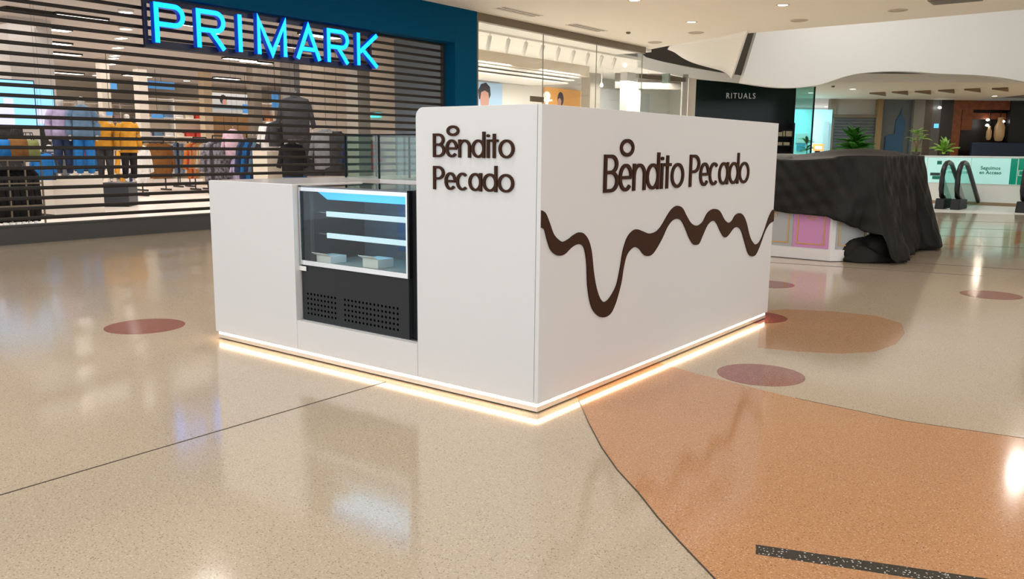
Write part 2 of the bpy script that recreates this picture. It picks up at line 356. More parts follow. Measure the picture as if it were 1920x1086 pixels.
# end panel, rounded upper outer corner
R_ = .055; pts = [(-KK+g, 0, Z0), (-.026-2*g, 0, Z0), (-.026-2*g, 0, KH)]+[(-KK+g+R_-R_*math.sin(a), 0, KH-R_+R_*math.cos(a)) for a in [PI/2*i/10 for i in range(11)]]
endp = kp(MB().prism(pts, (0, .42, 0)), 'end_panel', WHITE)
kp(MB().box(-KL, -KD-g, 0, .62, Z0, KC-.001), 'front_cabinet', WHITE)
kp(MB().box(-KD+g, -KK-g, 0, .03, Z0, .258), 'lower_panel', WHITE)
kp(MB().box(-KD+g, -KK-g, .03, .64, Z0, .235), 'case_shelf', WHITE)
kp(MB().box(-KL, -KL+.6, .623, KW, Z0, KC-.001), 'side_counter', WHITE)
kp(MB().box(-KL+.602, -.028, KW-.55, KW, Z0, KC-.001), 'rear_counter', WHITE)
WOODI = mat('inner_brown', (0.16, 0.10, 0.06), .5)
kp(MB().box(-KL+.602, -KK, 1.1, 1.65, Z0, KC-.03), 'inner_counter', WOODI)
TOP = mat('worktop_gloss', (0.74, 0.75, 0.78), .12)
kp(MB().box(-KL+.01, -KD-.01, .01, .62, KC-.001, KC+.002).box(-KL+.01, -KL+.6, .62, KW-.01, KC-.001, KC+.002).box(-KL+.6, -.03, KW-.55, KW-.01, KC-.001, KC+.002), 'worktop', TOP, 0)
kp(MB().box(-KL+.602, -KK, 1.1, 1.65, KC-.03, KC), 'inner_worktop', TOP, 0)
# base: recess, profile, light strip all round
def ringbox(mb, ins, wd, z0, z1):
    x0, x1, y0, y1 = -KL+ins, -ins, ins, KW-ins
    return mb.box(x0, x1, y0, y0+wd, z0, z1).box(x0, x1, y1-wd, y1, z0, z1).box(x0, x0+wd, y0+wd, y1-wd, z0, z1).box(x1-wd, x1, y0+wd, y1-wd, z0, z1)
kp(ringbox(MB(), .03, .02, 0, .009), 'base_recess', BLACK, 0)
kp(ringbox(MB(), .013, .03, .009, .036), 'base_profile', ALU, 0)
kp(ringbox(MB(), .016, .02, .036, .0565), 'light_strip', LED, 0)
# lettering on the end panel
U1 = [('B', 168, 286), ('e', 292, 408), ('n', 415, 530), ('d', 538, 662), ('i', 677, 703), ('t', 708, 780), ('o', 785, 921)]
U2 = [('P', 168, 278), ('e', 282, 392), ('c', 397, 507), ('a', 511, 634), ('d', 642, 772), ('o', 780, 921)]
XH, CAPH, ASC, SW = 164., 218., 232., 22.
def word(units, mapx, sc_z, base, to3f, parent, SW=SW):
    for ch, a, b in units:
        to3 = lambda u, v, d: Vector(to3f(mapx(u), base+v*sc_z, d))-ki.location
        letter(ch, a, b, XH, CAPH, ASC, SW, to3, 0.0005, .011, BROWN, parent, 'letter')
lx = lambda u: -.733+(u-168)*(.565/753)
fl3 = lambda u, z, d: (u, -d, z)
word(U1, lx, .130/218, 1.350, fl3, endp); word(U2, lx, .130/218, 1.172, fl3, endp)
mb = MB(); ribbon(mb, arc(-.588, 1.494, .037, .022, 0, 360, 36)[:-1], True, .014, lambda u, v, d: Vector((u, -d, v))-ki.location, .0005, .011)
mb.build('halo_ring', BROWN, endp)
# lettering on the side panel
sd3 = lambda u, z, d: (d, u, z)
lx1 = lambda u: .612+(u-168)*(1.022/753); lx2 = lambda u: 1.722+(u-168)*(1.045/753)
word(U1, lx1, .215/218, 1.158, sd3, side, 20.); word(U2, lx2, .215/218, 1.158, sd3, side, 20.)
mb = MB(); ribbon(mb, arc(.868, 1.412, .069, .041, 0, 360, 40)[:-1], True, .021, lambda u, v, d: Vector((d, u, v))-ki.location, .0005, .011)
mb.build('halo_ring', BROWN, side)
TOPC = [(0.003, 1.09), (0.038, 1.072), (0.075, 1.02), (0.112, 0.962), (0.158, 0.928), (0.204, 0.912), (0.26, 0.922), (0.306, 0.939), (0.364, 0.951), (0.417, 0.937), (0.465, 0.895), (0.499, 0.825), (0.525, 0.713), (0.561, 0.615), (0.606, 0.547), (0.655, 0.522), (0.715, 0.538), (0.79, 0.603), (0.829, 0.703), (0.857, 0.804), (0.899, 0.875), (0.955, 0.912), (1.014, 0.923), (1.088, 0.906), (1.176, 0.885), (1.266, 0.889), (1.342, 0.921), (1.43, 0.99), (1.495, 1.027), (1.563, 1.04), (1.636, 1.02), (1.699, 0.968), (1.779, 0.911), (1.873, 0.888), (1.964, 0.906), (2.037, 0.963), (2.099, 0.985), (2.165, 0.989), (2.251, 0.968), (2.346, 0.899), (2.426, 0.873), (2.489, 0.885), (2.546, 0.922), (2.622, 0.934), (2.696, 0.913), (2.766, 0.856), (2.848, 0.746), (2.915, 0.692), (2.988, 0.664), (3.08, 0.682), (3.172, 0.768), (3.243, 0.858), (3.312, 0.914), (3.36, 0.925)]
BOTC = [(0.003, 1.002), (0.032, 0.988), (0.056, 0.936), (0.088, 0.883), (0.13, 0.853), (0.175, 0.84), (0.225, 0.845), (0.28, 0.871), (0.328, 0.885), (0.376, 0.885), (0.421, 0.859), (0.45, 0.776), (0.466, 0.643), (0.502, 0.534), (0.557, 0.47), (0.638, 0.433), (0.721, 0.439), (0.774, 0.484), (0.811, 0.543), (0.846, 0.62), (0.864, 0.693), (0.894, 0.766), (0.939, 0.802), (0.997, 0.816), (1.059, 0.798), (1.11, 0.763), (1.162, 0.745), (1.225, 0.749), (1.287, 0.784), (1.361, 0.845), (1.423, 0.909), (1.488, 0.946), (1.557, 0.955), (1.63, 0.938), (1.693, 0.885), (1.759, 0.815), (1.824, 0.767), (1.871, 0.755), (1.923, 0.762), (1.974, 0.812), (2.046, 0.881), (2.125, 0.906), (2.2, 0.889), (2.287, 0.816), (2.344, 0.777), (2.39, 0.769), (2.448, 0.79), (2.515, 0.824), (2.588, 0.831), (2.674, 0.8), (2.756, 0.708), (2.84, 0.61), (2.921, 0.575), (3.005, 0.583), (3.085, 0.65), (3.174, 0.752), (3.264, 0.809), (3.336, 0.824), (3.36, 0.829)]
def crom(c, per=4):
    out = []
    for i in range(len(c)-1):
        p0, p1, p2, p3 = [Vector(c[max(0, min(len(c)-1, j))]) for j in (i-1, i, i+1, i+2)]
        for k in range(per):
            t = k/per; q = .5*((2*p1)+(p2-p0)*t+(2*p0-5*p1+4*p2-p3)*t*t+(3*p1-p0-3*p2+p3)*t**3); out.append((q.x, q.y))
    return out+[tuple(c[-1])]
import mathutils
def flat_poly(loop, to3, d0, d1, name, material, parent):
    tris = mathutils.geometry.tessellate_polygon([[Vector((a, b, 0)) for a, b in loop]])
    n = len(loop); mb = MB()
    mb.add([to3(a, b, d1) for a, b in loop]+[to3(a, b, d0) for a, b in loop], [tuple(t) for t in tris]+[(i, (i+1) % n, n+(i+1) % n, n+i) for i in range(n)])
    return mb.build(name, material, parent)
flat_poly(crom(TOPC)+crom(BOTC)[::-1], lambda u, v, d: Vector((d, u, v))-ki.location, .0005, .009, 'chocolate_drip', BROWN, side)

# ---------------------------------------------------------------- refrigerated display case in the kiosk
CY = .045
dc = thing('refrigerated_display_case', 'black refrigerated display case with lit glass front set into the kiosk', 'display case', (-1.43, .35, .236))
def dp(mb, name, material, bevel=0, parent=None):
    o = mb.build(name, material, None, bevel=bevel); o.parent = parent or dc
    for v in o.data.vertices: v.co -= dc.location
    return o
X0, X1 = -1.962, -.982
low = dp(MB().box(X0, X1, CY, .62, .262, .63), 'front_panel', SATIN, .003)
dp(MB().box(X0-.004, X0+.016, CY, .62, .63, 1.15), 'side_wall', BLACK)
dp(MB().box(X1-.008, X1+.004, CY+.005, .62, .63, 1.15), 'side_wall', BLACK)
dp(MB().box(X1+.006, -.880, CY+.03, .62, .262, 1.148), 'gap_shade_filler', BLACK)  # black filler standing in for the shadowed gap beside the case
dp(MB().box(X0, X1, .60, .62, .63, 1.15), 'back_wall', mat('case_back', (0.10, 0.12, 0.14), .25))
dp(MB().box(X0+.02, X1-.01, .06, .6, .63, .64), 'inner_floor', mat('case_floor', (0.42, 0.36, 0.28), .4))
dp(MB().box(X0-.002, X1+.002, CY-.008, .62, 1.142, 1.152), 'top_glass', glass('smoked_glass', (.12, .14, .17), .12))
fr = MB(); y0, y1 = CY-.008, CY+.004
fr.box(X0, X0+.010, y0, y1, .632, 1.141).box(X1-.012, X1, y0, y1, .632, 1.141).box(X0+.01, X1-.012, y0, y1, .632, .662).box(X0+.01, X1-.012, y0, y1, 1.117, 1.141)
dp(fr, 'glass_frame', CHROME)
dp(MB().box(X0+.01, X1-.012, CY-.002, CY+.001, .662, 1.117), 'front_glass', glass('case_glass', (.93, .97, .98), .022))
BLUEL = mat('case_lamp', (0.1, 0.5, 0.9), .4, emit=.9, ecol=(0.06, 0.50, 1.0))
dp(MB().hexa([(X0+.14, .16, 1.06), (X1-.02, .16, 1.06), (X1-.02, .42, 1.05), (X0+.14, .42, 1.05)], [(X0+.12, .10, 1.112), (X1-.02, .10, 1.112), (X1-.02, .42, 1.112), (X0+.12, .42, 1.112)]), 'lamp_diffuser', BLUEL)
lo = area('case_lamp', (-1.43, .25, 1.045), .8, 2.2, (.45, .78, 1.0), sizey=.2); lo.parent = dc; lo.location = (0, -.1, .805)
SHL = mat('shelf_light', (0.55, 0.66, 0.7), .4, emit=.38, ecol=(.70, .92, 1.0))
for z in (.955, .815):
    s_ = dp(MB().box(X0+.03, X1-.02, .115, .57, z+.02, z+.027), 'glass_shelf', glass('shelf_glass', (.75, .88, .92), .10))
    dp(MB().box(X0+.19, X1-.02, .105, .115, z, z+.033), 'shelf_light', SHL, parent=dc)
    dp(MB().box(X0+.03, X1-.02, .55, .56, z-.005, z+.018), 'rear_rail', CHROME)
dp(MB().box(X0+.045, X0+.06, .09, .11, .64, 1.1), 'shelf_post', DARK); dp(MB().box(X1-.04, X1-.025, .09, .11, .64, 1.1), 'shelf_post', DARK)
dp(MB().box(-1.60, -1.36, .585, .598, .70, 1.09), 'rear_panel', mat('rear_panel', (0.02, 0.10, 0.22), .2))
dp(MB().box(X0-.012, X0+.058, CY-.010, CY-.0085, .592, .622), 'sticker', mat('sticker', (0.75, 0.75, 0.72), .5))
mb = MB()
for (xa, n) in ((-1.905, 9), (-1.545, 15)):
    for i in range(n):
        for j in range(5):
            c = Vector((xa+i*.0335, CY-.0008, .44-j*.033)); mb.add([c+Vector((.0085*math.cos(t), 0, .0085*math.sin(t))) for t in [2*PI*k/8 for k in range(8)]], [tuple(range(8))])
h_ = dp(mb, 'vent_holes', mat('vent_hole', (0.001, 0.001, 0.001), 1.0, spec=0), parent=dc); h_['kind'] = 'stuff'
dp(MB().box(X0, -.882, CY-.012, CY+.02, .256, .262), 'base_trim', CHROME)
CARD = mat('card_white', (0.78, 0.74, 0.66), .6)
for (xa, xb, ya, yb, h, lab) in ((-1.90, -1.76, .12, .26, .05, 'small white carton at the left inside the display case'), (-1.50, -1.36, .16, .3, .06, 'open white carton in the middle of the display case')):
    t = thing('carton', lab, 'box', ((xa+xb)/2, (ya+yb)/2, .641)); a, b = (xb-xa)/2, (yb-ya)/2
    MB().box(-a, a, -b, b, 0, h).build('carton_body', CARD, t, bevel=.003); MB().hexa([(-a, -b, h), (a, -b, h), (a, -b+.003, h), (-a, -b+.003, h)], [(-a, -b-.04, h+.02), (a, -b-.04, h+.02), (a, -b-.037, h+.022), (-a, -b-.037, h+.022)]).build('flap', CARD, t)

# glass cabinet standing on the counter
gc = thing('glass_counter_cabinet', 'clear glass cabinet with thin black frame on the kiosk counter', 'glass cabinet', (-2.0, 1.33, KC))
gx0, gx1, gy0, gy1, gh = -.75, .75, -.17, .17, .335
for x in (gx0, gx0+.385, gx1):
    for y in (gy0, gy1): MB().box(x-.006, x+.006, y-.006, y+.006, 0, gh).build('frame_post', BLACK, gc)
for y in (gy0, gy1): MB().box(gx0, gx1, y-.006, y+.006, gh, gh+.012).build('frame_rail', BLACK, gc)
for x in (gx0, gx1): MB().box(x-.006, x+.006, gy0, gy1, gh, gh+.012).build('frame_rail', BLACK, gc)
GG = glass('green_tint_glass', (.86, .93, .90), .05)
for y in (gy0, gy1):
    MB().box(gx0+.006, gx0+.379, y-.002, y+.002, .004, gh).build('pane', GG, gc); MB().box(gx0+.391, gx1-.006, y-.002, y+.002, .004, gh).build('pane', GG, gc)
MB().box(gx0-.002, gx0+.002, gy0+.006, gy1-.006, .004, gh).build('pane', GG, gc); MB().box(gx1-.002, gx1+.002, gy0+.006, gy1-.006, .004, gh).build('pane', GG, gc)
MB().box(gx0+.006, gx1-.006, gy0+.006, gy1-.006, gh+.002, gh+.006).build('pane', GG, gc)

# ================================================================ MALL CEILING FITTINGS
LENS = mat('lamp_lens', (1, .95, .85), .4, emit=14.0, ecol=(1, .93, .80))
TRIM = mat('lamp_trim', (0.72, 0.66, 0.58), .5)
def downlight(x, y, z, label, group, power, r=.11, col=(1, .93, .84), spread=None):
    t = thing('downlight', label, 'ceiling lamp', (x, y, z), group)
    MB().lathe((0, 0, 0), [(r*1.3, 0), (r*1.3, -.006), (r, -.012), (r*.96, 0)], 24).build('trim_ring', TRIM, t, True)
    MB().lathe((0, 0, 0), [(r*.93, -.004), (r*.5, -.008), (.001, -.009)], 24).build('lens', LENS, t, True)
    if power:
        o = area('downlight_or_fill', (0, 0, -.03), r*2, power, col, shape='DISK', spread=spread); o.parent = t
    return t
vis = [((-6.3, 12.18), 'recessed ceiling lamp at the top edge of the picture'), ((-6.63, 15.53), 'recessed ceiling lamp nearest the white glass shop corner'), ((-4.04, 14.38), 'brightest recessed ceiling lamp in front of the white bulkhead')]
for (x, y), lab in vis: downlight(x, y, 4.4, lab, None, 55, spread=138)
downlight(1.05, 13.8, 4.4, 'recessed ceiling lamp whose glare falls on the orange floor', None, 30)
for x, y in ((-6.3, 8.8), (-3.4, 7.7), (-3.4, 11.0)):  # added unseen lights, so the brighter floor lifts the ceiling
    area('downlight_or_fill', (x, y, 4.37), .2, 70, (1, .93, .84), shape='DISK')
for x, y in ((-6.3, 2.0), (-6.3, -1.4), (-3.4, -2.5), (-3.4, .9), (-3.4, 4.3), (-.6, -4.2), (-.6, -.8), (2.2, 3.0), (2.2, 8.0), (-6.3, -4.8), (-3.2, -6)):
    area('downlight_or_fill', (x, y, 4.37), .2, 34, (1, .93, .84), shape='DISK')
for x, y in ((5, -2.5), (5.2, 5.5), (6.2, 2.0)):  # added off-frame lights, made stronger to brighten the kiosk's side face
    area('downlight_or_fill', (x, y, 4.37), .2, 62, (1, .93, .84), shape='DISK')
RING = mat('speaker_ring', (0.62, 0.55, 0.46), .6)
for (x, y), lab in (((-4.46, 16.65), 'round ceiling speaker right of the brightest lamp'), ((-7.33, 17.28), 'round ceiling speaker below the lamp near the glass shop'), ((-9.13, 18.48), 'round ceiling speaker closest to the glass shop corner'), ((-2.26, 16.37), 'round ceiling speaker at the top right edge of the ceiling')):
    t = thing('ceiling_speaker', lab, 'speaker', (x, y, 4.4))
    MB().lathe((0, 0, 0), [(.20, 0), (.20, -.012), (.17, -.02), (.165, -.006)], 28).build('bezel', RING, t, True)
    MB().lathe((0, 0, 0), [(.163, -.007), (.08, -.012), (.001, -.012)], 28).build('grille', mat('speaker_grille', (.55, .48, .39), .8), t, True)
for (xa, ya, xb, yb), lab in (((-9.22, 11.4, -9.10, 12.8), 'slot ceiling vent nearer the blue pilaster'), ((-9.25, 14.3, -9.18, 15.75), 'slot ceiling vent above the middle of the glass shop')):
    t = thing('slot_vent', lab, 'air vent', ((xa+xb)/2, (ya+yb)/2, 4.4)); L = (yb-ya)/2
    MB().box(-.17, -.13, -L, L, -.012, 0).box(.13, .17, -L, L, -.012, 0).build('vent_frame', TRIM, t)
    for dx in (-.065, .0, .065): MB().box(dx-.02, dx+.02, -L, L, -.004, 0).build('vent_slat', DARK if dx else TRIM, t)
t = thing('ceiling_access_hatch', 'dark square hatch at the top edge of the ceiling', 'hatch', (-1.05, 15.75, 4.4))
MB().box(-.45, .45, -.3, .3, -.012, 0).build('hatch_frame', BRONZE, t); MB().box(-.4, .4, -.25, .25, -.016, -.012).build('hatch_panel', DKSOFFIT, t)
for (px, py), lab in (((1178, 60), 'small dark ceiling sensor above the glass shop'), ((1562, 161), 'small dark sensor under the far ceiling')):
    p = oz(px, py, 4.4 if px < 1300 else 3.7); t = thing('ceiling_sensor', lab, 'sensor', p)
    MB().lathe((0, 0, 0), [(.06, 0), (.06, -.03), (.04, -.05), (.001, -.055)], 14).build('sensor_body', BRONZE, t, True)

# ================================================================ WHITE GLASS SHOP (corner)
XG = -10.02
INW = mat('shop_white', (0.86, 0.83, 0.78), .6)
struct(MB().box(-16.6, XG-.1, 12.16, 40, -.1, 0.002).build('floor', mat('shop_floor', (0.7, .66, .6), .3)), 'pale floor of the corner shop')
struct(MB().box(-16.6, XG-.02, 12.16, 20.0, 4.32, 4.42).box(-16.6, -11.5, 20.0, 34, 4.32, 4.42).build('ceiling', INW), 'white ceiling of the corner shop')
struct(MB().box(-16.59, -16.4, 12.16, 40, 0, 4.32).build('wall_shop', INW), 'white back wall of the corner shop')
struct(MB().box(-16.4, -11.5, 34, 34.2, 0, 4.32).build('wall_shop_end', INW), 'white end wall of the corner shop')
zb = ox(1000, 130, -14).z
bk = MB().box(-16.4, -14, 12.16, ox(1106, 100, -14).y, zb, 4.32).build('wall_bulkhead', mat('bulkhead_beige', (0.62, .53, .41), .6)); struct(bk, 'beige bulkhead inside the corner shop')
for k in range(3): MB().box(-16.35, -14.15-.25*k, 12.2, 22.5, zb-.06-.09*k, zb-.01-.09*k).build('cove_step', INW, bk)
ys = [11.6, ox(1018, 120, XG).y, ox(1118, 120, XG).y, ox(1203, 150, XG).y]
wf = thing('window_1', 'glass front of the white shop', None, (XG, 15.5, 0)); del wf['label']; struct(wf, 'frameless glass front of the white corner shop')
def wp(mb, name, material, parent=wf):
    o = mb.build(name, material, parent)
    for v in o.data.vertices: v.co -= wf.location
    return o
wp(MB().box(XG-.06, XG+.08, 11.56, ys[-1]+.05, 4.22, 4.4), 'head_rail', BRONZE)
wp(MB().box(XG-.06, XG+.06, 11.56, 11.66, 0, 4.22), 'side_post', BRONZE)
for a, b in zip(ys[:-1], ys[1:]):
    wp(MB().box(XG-.006, XG+.006, a+.012, b-.012, .02, 4.22), 'pane', CLEAR)
    wp(MB().box(XG-.008, XG+.008, b-.012, b+.012, .02, 4.22), 'glass_joint', mat('glass_edge', (.36, .36, .32), .3))
p = ox(1017, 192, XG); wp(MB().box(XG-.03, XG+.03, p.y-.5, p.y+.02, p.z, p.z+.13), 'patch_fitting', BRONZE)
# track lights
tr = thing('track_light', 'white track with a row of spotlights behind the shop glass', 'track light', (-11.3, 15.5, 4.32))
MB().box(-.02, .02, -3.8, 5, -.05, 0).build('track', INW, tr)
for k in range(11):
    y = -3.3+.78*k; h_ = MB().tube([(0, y, -.05), (0, y, -.16)], .012).build('stem', INW, tr)
    MB().tube([(.02, y-.03, -.12), (-.16, y+.09, -.42)], .055, 12).build('spot_head', INW, tr, True)
BULB = mat('bulb_glow', (1, .97, .9), .4, emit=12, ecol=(1, .97, .92))
for (px, py, X), lab in (((1172, 123, -12.5), 'bright clear bulb hanging at the right of the white shop'), ((1215, 145, -12.0), 'small bulb at the edge of the shop glass'), ((1128, 160, -13.2), 'small bulb beside the beige column in the shop')):
    p = ox(px, py, X); t = thing('pendant_bulb', lab, 'lamp', p)
    MB().lathe((0, 0, 0), [(.002, -.06), (.04, -.045), (.055, 0), (.04, .045), (.015, .08)], 14).build('bulb', BULB, t, True); MB().tube([(0, 0, .07), (0, 0, 4.32-p.z)], .006, 6).build('cord', INW, t)
# posters on the back wall
SKIN = mat('poster_skin', (.62, .34, .28), .6); HAIR = mat('poster_hair', (.03, .03, .045), .6)
def ell(cx, cy, rx, ry, n=24): return [(cx+rx*math.cos(2*PI*i/n), cy+ry*math.sin(2*PI*i/n)) for i in range(n)]
def poster(name, label, X, x0, x1, yt, yb, bg, shapes, group=None):
    a = ox(x0, yt, X); b = ox(x1, yb, X); y0, y1, z0, z1 = a.y, b.y, b.z, max(a.z, ox(x1, yt, X).z)
    t = thing(name, label, 'poster', (X, (y0+y1)/2, z0)); W = y1-y0; H = z1-z0
    MB().box(0, .03, -W/2, W/2, 0, H).build('poster_board', bg, t)
    for k, (nm, pts, m_) in enumerate(shapes):
        flat_poly(pts, lambda u, v, d: Vector((d, (u-.5)*W, v*H)), .0305, .033+.002*k, nm, m_, t)
    return t
PB = mat('poster_blue', (.40, .58, .78), .5, emit=.15, ecol=(.45, .65, .9)); PO = mat('poster_orange', (.80, .38, .09), .5, emit=.15, ecol=(.9, .45, .1))
JACK = mat('poster_jacket', (.05, .12, .35), .5); CAPW = mat('poster_cap', (.75, .78, .68), .5)
poster('wall_poster', 'light blue portrait poster of a dark haired person in the white shop', -16.36, 893, 940, 158, 250, PB,
       [('printed_face', ell(.30, .66, .17, .2), SKIN), ('printed_hair', [(.08, .66), (.05, .84), (.16, .96), (.34, 1.0), (.5, .92), (.53, .76), (.47, .68), (.44, .8), (.3, .84), (.16, .8), (.12, .66)], HAIR), ('printed_shirt', [(0, 0), (.75, 0), (.62, .34), (.38, .46), (.22, .46), (0, .36)], HAIR)])
poster('wall_poster', 'orange poster with a hooded figure in the white shop', -16.36, 1020, 1086, 170, 250, PO,
       [('printed_hood', ell(.43, .76, .085, .16), HAIR), ('printed_face', ell(.40, .68, .05, .1), SKIN), ('printed_jacket', [(.30, 0), (.62, 0), (.58, .5), (.5, .62), (.36, .55)], JACK)])
p = ox(1025, 182, -15.2); t = thing('cap_display', 'white cap on a pale display head before the orange poster', 'mannequin', (p.x, p.y, 0))
MB().tube([(0, 0, p.z-.55), (0, 0, p.z-.2)], .06, 12).build('neck', CAPW, t, True)
MB().lathe((0, 0, p.z), [(.03, -.24), (.10, -.16), (.125, -.02), (.12, .08), (.07, .16), (.001, .18)], 18).build('head', CAPW, t, True)
MB().lathe((0, 0, p.z), [(.132, .0), (.13, .09), (.08, .175), (.001, .2)], 18).build('cap', CAPW, t, True)
MB().lathe((0, 0, 0), [(.22, 0), (.22, .03), (.03, .05), (.03, p.z-.5)], 16).build('stand', INW, t, True)
# beige column and white room dividers in the shop
struct(MB().box(-15.6, -15.2, ox(1107, 150, -15.2).y, ox(1126, 150, -15.2).y, 0, 4.32).build('wall_column', mat('taupe_column', (.42, .38, .31), .6)), 'taupe column inside the corner shop')
struct(MB().box(-14.2, -13.9, ox(1176, 150, -13.9).y, ox(1203, 150, -13.9).y, 0, 4.32).build('wall_column', mat('column_white', (.60, .60, .58), .6)), 'white column inside the corner shop')
struct(MB().box(-16.3, -15.9, ox(1126, 150, -15.9).y, 31, 0, ox(1150, 168, -15.9).z).build('wall_divider', mat('cool_divider', (.66, .69, .70), .5)), 'cool white divider inside the corner shop')
# curved part of the glass front
cv = [od(1196, 128, 27.6), od(1215, 133, 28.0), od(1240, 139, 28.4), od(1262, 143, 28.7), od(1284, 147, 28.9)]
wc = thing('window_2', 'curved glass', None, (cv[2].x, cv[2].y, 0)); del wc['label']; struct(wc, 'curved glass front beyond the shop corner')
def wcp(mb, name, material):
    o = mb.build(name, material, wc)
    for v in o.data.vertices: v.co -= wc.location
    return o
zc = 3.72
for a, b in zip(cv[:-1], cv[1:]):
    a = Vector((a.x, a.y, zc)); b = Vector((b.x, b.y, zc)); wcp(MB().bar(a, b, .12, .14), 'head_rail', BRONZE)
    n_ = Vector((0, 0, 1)).cross((b-a).normalized())*.006; q = [a-n_, b-n_, b+n_, a+n_]
    wcp(MB().hexa([Vector((v.x, v.y, .02)) for v in q], [Vector((v.x, v.y, zc-.07)) for v in q]), 'pane', CLEAR)
p = od(1249, 142, 28.3); wcp(MB().box(p.x-.12, p.x+.12, p.y-.06, p.y+.06, zc-.16, zc+.14), 'camera_box', mat('sage_box', (.28, .35, .30), .5))
def post(px0, px1, D, z0, z1, th, material, name, lab):
    a = od(px0, 280, D); b = od(px1, 280, D); f_ = FH*th
    q = [a, b, b+f_, a+f_]; return struct(MB().hexa([Vector((v.x, v.y, z0)) for v in q], [Vector((v.x, v.y, z1)) for v in q]).build(name, material), lab)
post(1275, 1285, 28.9, 0, 3.9, .25, mat('grey_post', (.42, .40, .36), .5), 'trim_1', 'grey post at the end of the curved glass')
post(1286, 1300, 29.2, 0, 3.95, .3, CREAM, 'trim_2', 'cream post beside the dark glass shop')

# ================================================================ ATRIUM SOFFITS
def strip(top, bot, D, th, name, material, lab, lean=0.0):
    n = len(top); a = [od(x, y, D) for x, y in bot]; b = [od(x, y, D+lean) for x, y in top]; off = FH*th
    mb = MB(); mb.grid([a, b]); mb.grid([[v+off for v in a], [v+off for v in b]])
    mb.grid([a, [v+off for v in a]]); mb.grid([b, [v+off for v in b]])
    mb.grid([[a[0], b[0]], [a[0]+off, b[0]+off]]); mb.grid([[a[-1], b[-1]], [a[-1]+off, b[-1]+off]])
    o = mb.build(name, material); return struct(o, lab)
B1 = crom([(1390, 155), (1430, 161), (1460, 164), (1485, 164.5), (1510, 163), (1540, 158), (1565, 150), (1585, 143.5), (1610, 138), (1640, 135), (1680, 133.5), (1720, 135), (1760, 138), (1800, 139.5), (1840, 141.5), (1880, 146), (1920, 153), (1990, 166)], 3)
xs_top = [1390+65*max(0, 1-(x-1390)/170) + (x-1390) for x, y in B1]
strip([(xt, -60) for xt in xs_top], B1, 26, .3, 'wall_bulkhead_wave', PLASTER, 'white wavy bulkhead hanging over the atrium')
strip([(1196, 96), (1212, 107.5), (1240, 115), (1270, 122), (1300, 128), (1330, 132.5), (1365, 138), (1400, 143), (1440, 148)], [(1196, 126), (1212, 130), (1240, 136), (1270, 142), (1300, 147), (1330, 150), (1365, 153), (1400, 157), (1440, 162)], 28.9, .2, 'wall_soffit_ring', PLASTER, 'pale curved soffit ring above the dark shop')
dk = [od(1150, 280, 33.5), od(2050, 280, 37.5)]; struct(MB().prism([(dk[0].x, dk[0].y, 3.75), (dk[1].x, dk[1].y, 3.75), (dk[1].x, dk[1].y, 9), (dk[0].x, dk[0].y, 9)], FH*.2).build('wall_void', DKSOFFIT), 'added dark backing behind the ceiling void')  # dark backing put in so the gaps over the ceiling look dark
A_ = crom([(1252, 91), (1266, 97), (1280, 107), (1300, 116.5), (1330, 125), (1352, 131), (1365, 138), (1373, 147)], 3)
Bc = crom([(1256, 86), (1272, 80), (1300, 73), (1325, 68), (1350, 63), (1372, 58), (1390, 54), (1406, 50)], 3)
rows = []
for k in range(7):
    t_ = k/6; rows.append([od(a[0], a[1], 26.5).lerp(oz(b[0], b[1], 4.46), t_)+FH*(.7*math.sin(PI*t_)*math.sin(PI*min(1, i/(len(A_)-1)*1.2))) for i, (a, b) in enumerate(zip(A_, Bc))])
struct(MB().grid(rows).build('ceiling_fin', PLASTER, smooth=True, thick=.06), 'white curved fin sweeping down from the ceiling')

# ================================================================ FAR HALL
def quadbox(px0, px1, D, z0, z1, th, D1=None):
    a = od(px0, 280, D); b = od(px1, 280, D1 or D); q = [a, b, b+FH*th, a+FH*th]
    return MB().hexa([Vector((v.x, v.y, z0)) for v in q], [Vector((v.x, v.y, z1)) for v in q])
def zat(py, D, px=1700): return od(px, py, D).z
struct(quadbox(1440, 2100, 28.6, 3.7, 3.96, 17).build('ceiling_far', CEIL), 'warm far ceiling beyond the atrium')
FCEIL = mat('ceiling_notch', (.20, .13, .07), .7)
for k, (px, py) in enumerate(((1648, 175), (1690, 173), (1733, 172), (1777, 170), (1826, 168), (1878, 166.5))):  # dark brown wedges put in where the ceiling has recessed notches
    a = oz(px-18, py-1.5, 3.7); b = oz(px+12, py-3, 3.7); c = oz(px+13, py+3, 3.7)
    t = MB().prism([(v.x, v.y, 3.698) for v in (a, b, c)], (0, 0, -.05)).build('notch_wedge', FCEIL)
    tag(t, ['leftmost', 'second from left', 'third from left', 'fourth from left', 'fifth from left', 'rightmost'][k]+' dark triangle for a recessed baffle under the far ceiling', 'notch', 'recessed ceiling notches')
for (px, py), lab in (((1599, 167), 'far ceiling lamp above the left plant'), ((1646, 191), 'far ceiling lamp above the wooden column'), ((1865, 180), 'far ceiling lamp at the right above the restaurant'), ((1549, 200), 'far ceiling lamp beside the cyan shop'), ((1520, 174), 'far ceiling lamp nearest the dark glass shop')):
    p = oz(px, py, 3.7); downlight(p.x, p.y, 3.7, lab, None, 28, .13, (1, .86, .68))
